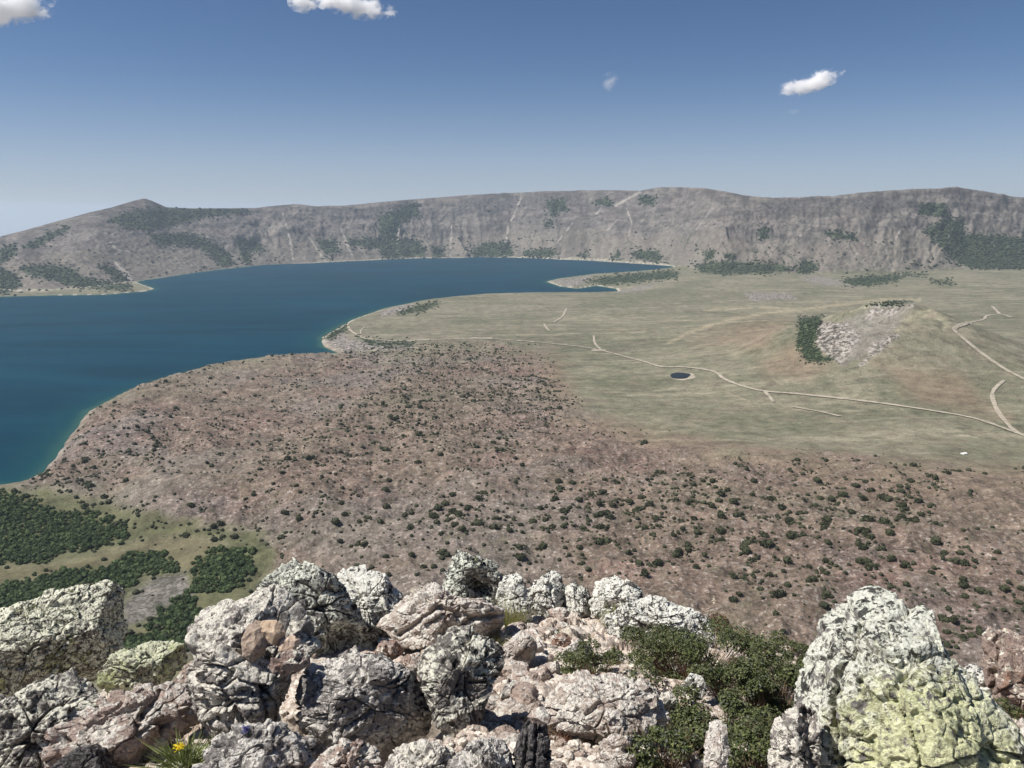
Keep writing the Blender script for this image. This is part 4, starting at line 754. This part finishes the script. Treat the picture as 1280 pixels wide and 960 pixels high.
tuft(634, 788, 46, 42, 420, 'tall pale green grass tuft growing right of the white boulder with the dark hollow', 21, GRASSM)
tuft(616, 812, 34, 28, 260, 'olive grass tuft on the lower edge of the broad pale outcrop', 22, GRASSM)
tuft(772, 792, 42, 30, 420, 'bright yellow green grass tuft in front of the long white slab', 23, leaf_mat('bright_grass_blade', (0.20, 0.24, 0.035), (0.36, 0.38, 0.09)))
tuft(700, 806, 22, 22, 160, 'thin grass tuft beside the grey stone under the small shrub', 24, GRASSM)
tuft(710, 915, 60, 46, 520, 'dry straw coloured grass at the foot of the cracked pinkish slab', 25, DRYM, spread=.6)
tuft(745, 905, 60, 34, 300, 'dark reddish dry twigs at the foot of the cracked pinkish slab', 26, REDM, 'dry_twigs', 'dry plant', spread=.75)
tuft(790, 915, 50, 40, 380, 'dry golden grass behind the squarish whitish block', 27, DRYM, spread=.6)
tuft(694, 935, 32, 36, 220, 'reddish dry stems right beside the dark upright splinter', 28, REDM, 'dry_twigs', 'dry plant')
tuft(648, 775, 30, 20, 150, 'short brown grass between the white skyline boulders', 29, DRYM)
tuft(1195, 868, 30, 22, 160, 'short dry grass at the right foot of the tall yellow boulder', 30, DRYM)
def flower(u, v, label, seed, mat, pet, wpx, hpx, nleaf, heads):
    rng = np.random.default_rng(seed); on = None
    c = ground_at(u, v); s = np.linalg.norm(c)/F
    best = [o for o in ROCKS]; dmin = np.linalg.norm(c)
    for o in best:
        wv = np.empty(len(o.data.vertices)*3, np.float32); o.data.vertices.foreach_get('co', wv); wv = wv.reshape(-1, 3)+np.array(o.location)
        uu, vv, dd = proj(wv); k = (np.abs(uu-u) < 4) & (np.abs(vv-v) < 4) & (dd > 0)
        if k.any():
            j = np.argmin(np.where(k, dd, 99)); L = np.linalg.norm(wv[j])
            if L < dmin: dmin = L; c = wv[j].astype(float)
    s = np.linalg.norm(c)/F
    root = bpy.data.objects.new('flowering_plant', None); COL.objects.link(root); root.location = c; tag(root, label, 'flower')
    P = rng.normal(size=(nleaf, 3))*np.array([wpx*s*.28, wpx*s*.2, 0])+np.stack([0*np.arange(nleaf), 0*np.arange(nleaf), np.abs(rng.normal(size=nleaf))*hpx*s*.4], -1)
    V, Q = strips(P*[.5, .5, 0]-[0, 0, .01], P+[0, 0, .01], rng.normal(size=P.shape)*.006, np.full(nleaf, .0018), rng); mesh_np('foliage', V, Q, mat, False, parent=root)
    for i in range(heads):
        q = np.array([rng.uniform(-.12, .12)*wpx*s*(i > 0), -.01, hpx*s*rng.uniform(.75, 1.0)]); n = 26; a = rng.uniform(0, 6.28, n)
        Vp_, Qp = leaves(np.repeat(q[None], n, 0)+rng.normal(size=(n, 3))*.004, np.stack([np.cos(a)*.5, np.sin(a)*.5, np.ones(n)], -1), .008, .0028, rng); mesh_np('blossom', Vp_, Qp, pet, False, parent=root)
flower(226, 944, 'small plant with yellow flowers growing between the slab and the lower rocks', 41, leaf_mat('meadow_leaf', (0.10, 0.14, 0.04), (0.24, 0.26, 0.09)), YEL, 80, 20, 420, 3)
flower(312, 912, 'tiny purple flowers on top of the dark speckled boulder at the bottom edge', 42, LEAFG, PUR, 16, 8, 40, 2)
def stalk(u0, v0, u1, v1, label, seed):
    rng = np.random.default_rng(seed); a = ground_at(u0, v0); t = np.linalg.norm(a)/np.linalg.norm(ray(u0, v0)); b = ray(u1, v1)*t*.98-a
    root = bpy.data.objects.new('seed_stalk', None); COL.objects.link(root); root.location = a; tag(root, label, 'dry plant')
    V, Q = strips(np.zeros((3, 3))+rng.normal(size=(3, 3))*.002, np.repeat(b[None], 3, 0), rng.normal(size=(1, 3))*.02+np.zeros((3, 3)), np.full(3, .0022), rng, 5); mesh_np('stalk', V, Q, DRYM, False, parent=root)
    P = np.repeat(b[None], 40, 0)+rng.normal(size=(40, 3))*np.array([.006, .006, .016]); V, Q = leaves(P, rng.normal(size=(40, 3)), .014, .004, rng); mesh_np('seed_head', V, Q, SEED, False, parent=root)
stalk(880, 800, 893, 752, 'dry pale seed stalk rising above the shrub right of the long white slab', 51)
stalk(935, 812, 954, 795, 'thin leaning dry stalk above the shrub near the tall yellow boulder', 52)
stalk(838, 800, 832, 778, 'short dry stalk in front of the middle of the long white slab', 53)
# ------------------------------------------------------------------ bushes on the lava, woods, scrub
TREEM = leaf_mat('dark_foliage', (0.010, 0.014, 0.007), (0.050, 0.056, 0.026), .8, .1)
def tree_mesh(i, sub=True):
    r = np.random.default_rng(300+i); V, Q = cube_sphere(9); p = V.copy()
    p = p*(1+.38*fbm(V[:, 0]*1.6+i*7, V[:, 1]*1.6, V[:, 2]*1.6, 3))[:, None]*np.array([1, r.uniform(.8, 1), r.uniform(.75, 1.15)]); p[:, 2] = p[:, 2]*.85+.55
    d = r.normal(size=(130, 3)); d /= np.linalg.norm(d, axis=1)[:, None]; d[:, 2] = np.abs(d[:, 2])*.9
    base = d*(1+.38*fbm(d[:, 0]*1.6+i*7, d[:, 1]*1.6, d[:, 2]*1.6, 3))[:, None]*[1, .9, .9]; base[:, 2] = base[:, 2]*.85+.5
    Vl, Ql = leaves(base, d+r.normal(size=d.shape)*.7, .55, .17, r)
    return np.concatenate([p, Vl]), np.concatenate([Q, Ql+len(p)])
TV = [tree_mesh(i) for i in range(7)]
SKYL = [(-50,745),(150,746),(160,800),(232,812),(248,750),(330,715),(375,698),(420,712),(470,706),(520,725),(570,688),(630,712),(700,710),(780,720),(870,750),(900,775),(990,790),(1048,745),(1085,735),(1150,752),(1200,820),(1240,795),(1330,796)]
def skyline(u): return np.interp(u, [a for a, b in SKYL], [b for a, b in SKYL])
rng = np.random.default_rng(77); cand = []
N0 = 150000; rr0 = np.sqrt(rng.uniform(560**2, 2500**2, N0)); tt0 = rng.uniform(-.62, .62, N0); cx, cy = rr0*np.sin(tt0), rr0*np.cos(tt0); cz = Z(cx, cy)
cu, cv, _ = proj(np.stack([cx, cy, cz], -1))
DENSE = [(1020,640,45,22,1.3),(1080,690,50,28,1.6),(900,700,60,22,.9),(1000,740,60,20,1.0),(1080,760,60,20,1.0),(1210,700,32,16,1.5),(700,670,70,40,.9),(640,640,60,30,.7),(520,510,50,40,.9),(650,495,45,22,1.3),(610,560,60,30,.9),(680,520,30,18,.8),(85,605,32,22,1.4),(200,545,50,22,.7),(130,585,40,20,.7),(560,640,60,30,.8),(480,690,70,25,.5),(1130,610,60,24,.9),(1130,640,40,18,1.2),(850,610,60,24,.6),(790,640,60,30,.8),(860,650,80,30,.8),(1240,760,60,26,1.2),(1200,790,60,20,1.0),(380,640,60,40,.5),(330,560,60,40,.4),(430,560,60,40,.5),(560,450,90,18,.6),(940,585,40,10,1.0),(1010,590,40,12,.8),(230,665,60,12,1.2),(170,640,30,16,1.0),(320,740,30,20,.6),(960,680,90,40,.8),(1160,760,80,30,.8)]
lw = lavaw(cu, cv, fbm(cx/160, cy/160, 1.7, 4)); dens = .075*lw*sstep(-.3, .3, fbm(cx/140, cy/140, 9.0, 3))
for a, b, sa, sb, w in DENSE: dens = dens+.30*w*np.exp(-((cu-a)/sa)**2-((cv-b)/sb)**2)*(lw > .15)
dens = dens*(1+.6*sstep(1000, 1700, rr0)); cl = sstep(.0, .35, fbm(cx/28, cy/28, 2.0, 3)); dens = dens*(.15+1.75*cl)
lk_ = -sdf(cx, cy, LAKEPOLY) > 12
keep = (rng.random(N0) < dens*2.5) & lk_ & (cu > -30) & (cu < 1310) & (cv < 850)
cx, cy, cz, cu, cv = (q[keep] for q in (cx, cy, cz, cu, cv)); cr = np.hypot(np.hypot(cx, cy), cz)
csz = np.exp(rng.normal(.42, .50, len(cx)))*(.82+.18*(cv > 600)); csz = np.clip(csz, .7, 4.8)
k_ = np.arange(len(cx))
# a few lone trees round the hollow by the shore
LONE = [(float(a_), float(b_), float(c_)) for a_, b_, c_ in zip(np.random.default_rng(9).uniform(0, 320, 70), np.random.default_rng(10).uniform(640, 805, 70), np.random.default_rng(11).uniform(1.2, 2.8, 70))]+[(130,700,3.2),(150,701,3.0),(118,690,2.4),(205,690,3.0),(215,700,2.8),(178,676,2.2),(192,724,2.6),(222,706,2.4),(168,660,2.6),(232,668,3.0),(246,664,3.0),(262,668,2.6),(286,736,2.8),(152,735,3.4),(170,742,3.0),(140,748,3.2),(188,776,3.4),(196,786,3.4),(212,770,3.2),(226,780,3.4),(206,796,3.4),(162,792,3.2),(176,797,3.4),(334,682,2.8),(322,664,2.2)]
lp = hit([a for a, b, c in LONE], [b for a, b, c in LONE])
cx = np.concatenate([cx, lp[:, 0]]); cy = np.concatenate([cy, lp[:, 1]]); cz = np.concatenate([cz, lp[:, 2]]); cu = np.concatenate([cu, [q[0] for q in LONE]]); cv = np.concatenate([cv, [q[1] for q in LONE]]); csz = np.concatenate([csz, [q[2] for q in LONE]]); cr = np.hypot(np.hypot(cx, cy), cz)
app = csz/cr*((cv < skyline(cu)-4) & (cu > 2) & (cu < 1278)); order = np.argsort(-app); top = order[:296]; rest = order[296:]
protoT = [mesh_np('bush', v, q, TREEM, False) for v, q in TV]; usedT = set()
ZONES = [(-50,300,'dark green tree or bush in the grassy hollow near the lake shore below the viewpoint'),(300,560,'small dark round bush on the pinkish lava slope beyond the black and white peak'),(560,720,'small dark round bush on the lava slope beyond the boulder with the dark hollow'),(720,880,'small dark round bush on the lava slope above the long white slab'),(880,1040,'small dark round bush on the lava slope above the large leafy shrub'),(1040,1180,'small dark round bush on the lava slope above the tall yellow boulder'),(1180,1400,'small dark round bush on the reddish slope above the red block')]
for j in top:
    i = int(rng.integers(0, 7)); o = protoT[i]
    if i in usedT: o = protoT[i].copy(); COL.objects.link(o)
    usedT.add(i); s = float(csz[j]); o.location = (cx[j], cy[j], cz[j]-.15*s); o.scale = (s*rng.uniform(.85, 1.2), s*rng.uniform(.85, 1.2), s*rng.uniform(.8, 1.15)); o.rotation_euler = (0, 0, rng.uniform(0, 6.28))
    z_ = [q for q in ZONES if q[0] <= cu[j] < q[1]][0]; tag(o, z_[2], 'bush', z_[2].replace('small dark round bush', 'bushes').replace('dark green tree or bush', 'trees and bushes'))
def merged(name, pts, sizes, mat, seed, flat=1.0, low=False, src=None):
    r = np.random.default_rng(seed); Vs, Qs, b = [], [], 0; src = src or TV
    for p, s in zip(pts, sizes):
        v, q = src[r.integers(0, len(src))]; a = r.uniform(0, 6.28); c, d = math.cos(a), math.sin(a)
        w = np.stack([v[:, 0]*c-v[:, 1]*d, v[:, 0]*d+v[:, 1]*c, v[:, 2]*flat*r.uniform(.8, 1.2)], -1)*s+p-np.array([0, 0, .12*s]); Vs.append(w); Qs.append(q+b); b += len(w)
    return tag(mesh_np(name, np.concatenate(Vs), np.concatenate(Qs), mat, False), kind='stuff')
small = []
for i in range(5):
    V, Q = cube_sphere(5); r = np.random.default_rng(400+i); p = V*(1+.4*fbm(V[:, 0]*1.8+i*7, V[:, 1]*1.8, V[:, 2]*1.8, 2))[:, None]*[1, .9, .9]; p[:, 2] = p[:, 2]*.85+.5; small.append((p, Q))
merged('distant_bushes', np.stack([cx[rest], cy[rest], cz[rest]], -1), csz[rest], TREEM, 5, src=small)
WOODM = leaf_mat('woodland_foliage', (0.018, 0.036, 0.014), (0.100, 0.140, 0.052), .8, .15)
mid_ = []
for i in range(6):
    V, Q = TV[i]; mid_.append((V, Q))
for k, poly in enumerate(WOOD):
    P = np.array(poly, float); lo, hi = P.min(0), P.max(0); n = int((hi-lo).prod()/16*2.7); uu = rng.uniform(lo[0], hi[0], n); vv = rng.uniform(lo[1], hi[1], n)
    pt = hit(uu, vv, 500, 1900, 220); d = sdf(uu, vv, P)+16*fbm(pt[:, 0]/34, pt[:, 1]/34, 4.0, 4)-8*np.abs(rng.normal(size=len(uu)))+4; ok = (d > -1) & (vv < 835); pt = pt[ok]
    merged('woodland', pt, np.clip(np.exp(rng.normal(.78, .30, len(pt))), 1.2, 4.0), WOODM, 60+k, src=mid_)
FARM = leaf_mat('far_scrub', (0.020, 0.032, 0.018), (0.055, 0.072, 0.036), .85, .05); fp = []
for poly in VEG_FAR:
    P = np.array(poly, float); lo, hi = P.min(0)-2, P.max(0)+2; n = int((hi-lo).prod()*.22)+6; uu = rng.uniform(lo[0], hi[0], n); vv = rng.uniform(lo[1], hi[1], n)
    ok = sdf(uu, vv, P)+3*rng.normal(size=n) > -1; pt = hit(uu[ok], vv[ok], 1700, 10500, 200); fp.append(pt)
n = 1500; uu = rng.uniform(0, 1280, n); vv = tab(BASE, uu)-rng.exponential(16, n)-2; ok = fbm(uu/40, vv/18, 3.0, 3) > .05; fp.append(hit(uu[ok], vv[ok], 1700, 10500, 200))
fp = np.concatenate(fp); fp = fp[np.abs(fp[:, 2]-Z(fp[:, 0], fp[:, 1])) < 12]; merged('scrub', fp, rng.uniform(.0008, .0016, len(fp))*np.linalg.norm(fp, axis=1)**1.0, FARM, 90, .8, src=small)
# ------------------------------------------------------------------ small far things
ten = hit(1205, 567.5)[0]
bm = bmesh.new(); L_, W_, H_ = 4.2, 3.0, 2.6
vs = [bm.verts.new(q) for q in ((-L_, -W_, 0), (L_, -W_, 0), (L_, W_, 0), (-L_, W_, 0), (-L_, -W_, H_*.55), (L_, -W_, H_*.55), (L_, W_, H_*.55), (-L_, W_, H_*.55), (-L_*.92, 0, H_), (L_*.92, 0, H_))]
for f in ((0, 1, 5, 4), (2, 3, 7, 6), (1, 2, 6, 9, 5), (3, 0, 4, 8, 7), (4, 5, 9, 8), (6, 7, 8, 9)): bm.faces.new([vs[q] for q in f])
bmesh.ops.bevel(bm, geom=bm.edges[:], offset=.12, segments=2, affect='EDGES')
me = bpy.data.meshes.new('white_tent'); bm.to_mesh(me); bm.free(); me.materials.append(simple('white_canvas', (.68, .67, .63), (.78, .77, .73), 1.2, obj=True))
to = bpy.data.objects.new('white_tent', me); COL.objects.link(to); to.location = ten-np.array([0, 0, .1]); to.rotation_euler = (0, 0, .4); tag(to, 'tiny white tent standing alone on the green plain beyond the right lava slope', 'tent')
def cloud(u, v, wpx, hpx, label, seed, tilt=0.0, dens=.009):
    D = 26000; c = ray(u, v); c = c/np.linalg.norm(c)*D; s = D/F; V, Q = cube_sphere(16)
    p = V*np.array([wpx*.66, hpx*1.0, hpx*.66])*s; p[:, 2] += p[:, 0]*tilt
    t = NT('cloud_vapour'); g = t.n('ShaderNodeTexCoord').outputs['Object']; k = 1/(hpx*s); sx = t.n('ShaderNodeSeparateXYZ', Vector=g)
    zz = t.math('SUBTRACT', sx.outputs[2], t.math('MULTIPLY', sx.outputs[0], tilt))
    e = t.n('ShaderNodeCombineXYZ', X=t.math('MULTIPLY', sx.outputs[0], 2/(wpx*s)), Y=t.math('MULTIPLY', sx.outputs[1], 2/(hpx*1.5*s)), Z=t.math('MULTIPLY', zz, 2/(hpx*s)))
    el = t.n('ShaderNodeVectorMath', _operation='LENGTH', i0=e.outputs[0]).outputs['Value']
    n = t.noise(t.n('ShaderNodeMapping', Vector=g, Scale=(k*.8, k, k*1.1), Location=(seed*3.1, seed, 0)).outputs[0], 1.7, 5, .64, .4)
    f = t.math('SUBTRACT', t.math('ADD', .64, t.math('MULTIPLY', t.math('SUBTRACT', n, .5), 2.5)), t.math('MULTIPLY', el, .62))
    vol = t.n('ShaderNodeVolumePrincipled', Color=(1, 1, 1), Anisotropy=0.0, Density=t.math('MULTIPLY', t.ramp(f, .0, .5), dens)); o_ = t.n('ShaderNodeOutputMaterial'); t.t.links.new(vol.outputs[0], o_.inputs['Volume'])
    o = mesh_np('cloud', p, Q, t.m); o.location = c; return tag(o, label, 'cloud')
cloud(1014, 103, 58, 20, 'small ragged white cloud alone in the blue sky over the far right rim', 1, .22)
cloud(442, 7, 76, 22, 'wider white cloud at the top edge of the sky left of the middle', 2, -.16)
cloud(380, 4, 28, 16, 'small white cloud puff beside the wider cloud at the top edge', 3)
cloud(14, 8, 70, 30, 'white cloud in the upper left corner of the sky', 4, .1)
cloud(763, 102, 18, 18, 'faint thin wisp of cloud high over the middle of the rim', 5, .2, .0012)
cloud(993, 140, 14, 6, 'tiny faint cloud wisp under the ragged white cloud', 6, .0, .0010)
SC.cycles.volume_bounces = 24; SC.cycles.max_bounces = 24; SC.cycles.transparent_max_bounces = 24; SC.cycles.diffuse_bounces = 3; SC.cycles.glossy_bounces = 2; SC.cycles.transmission_bounces = 4
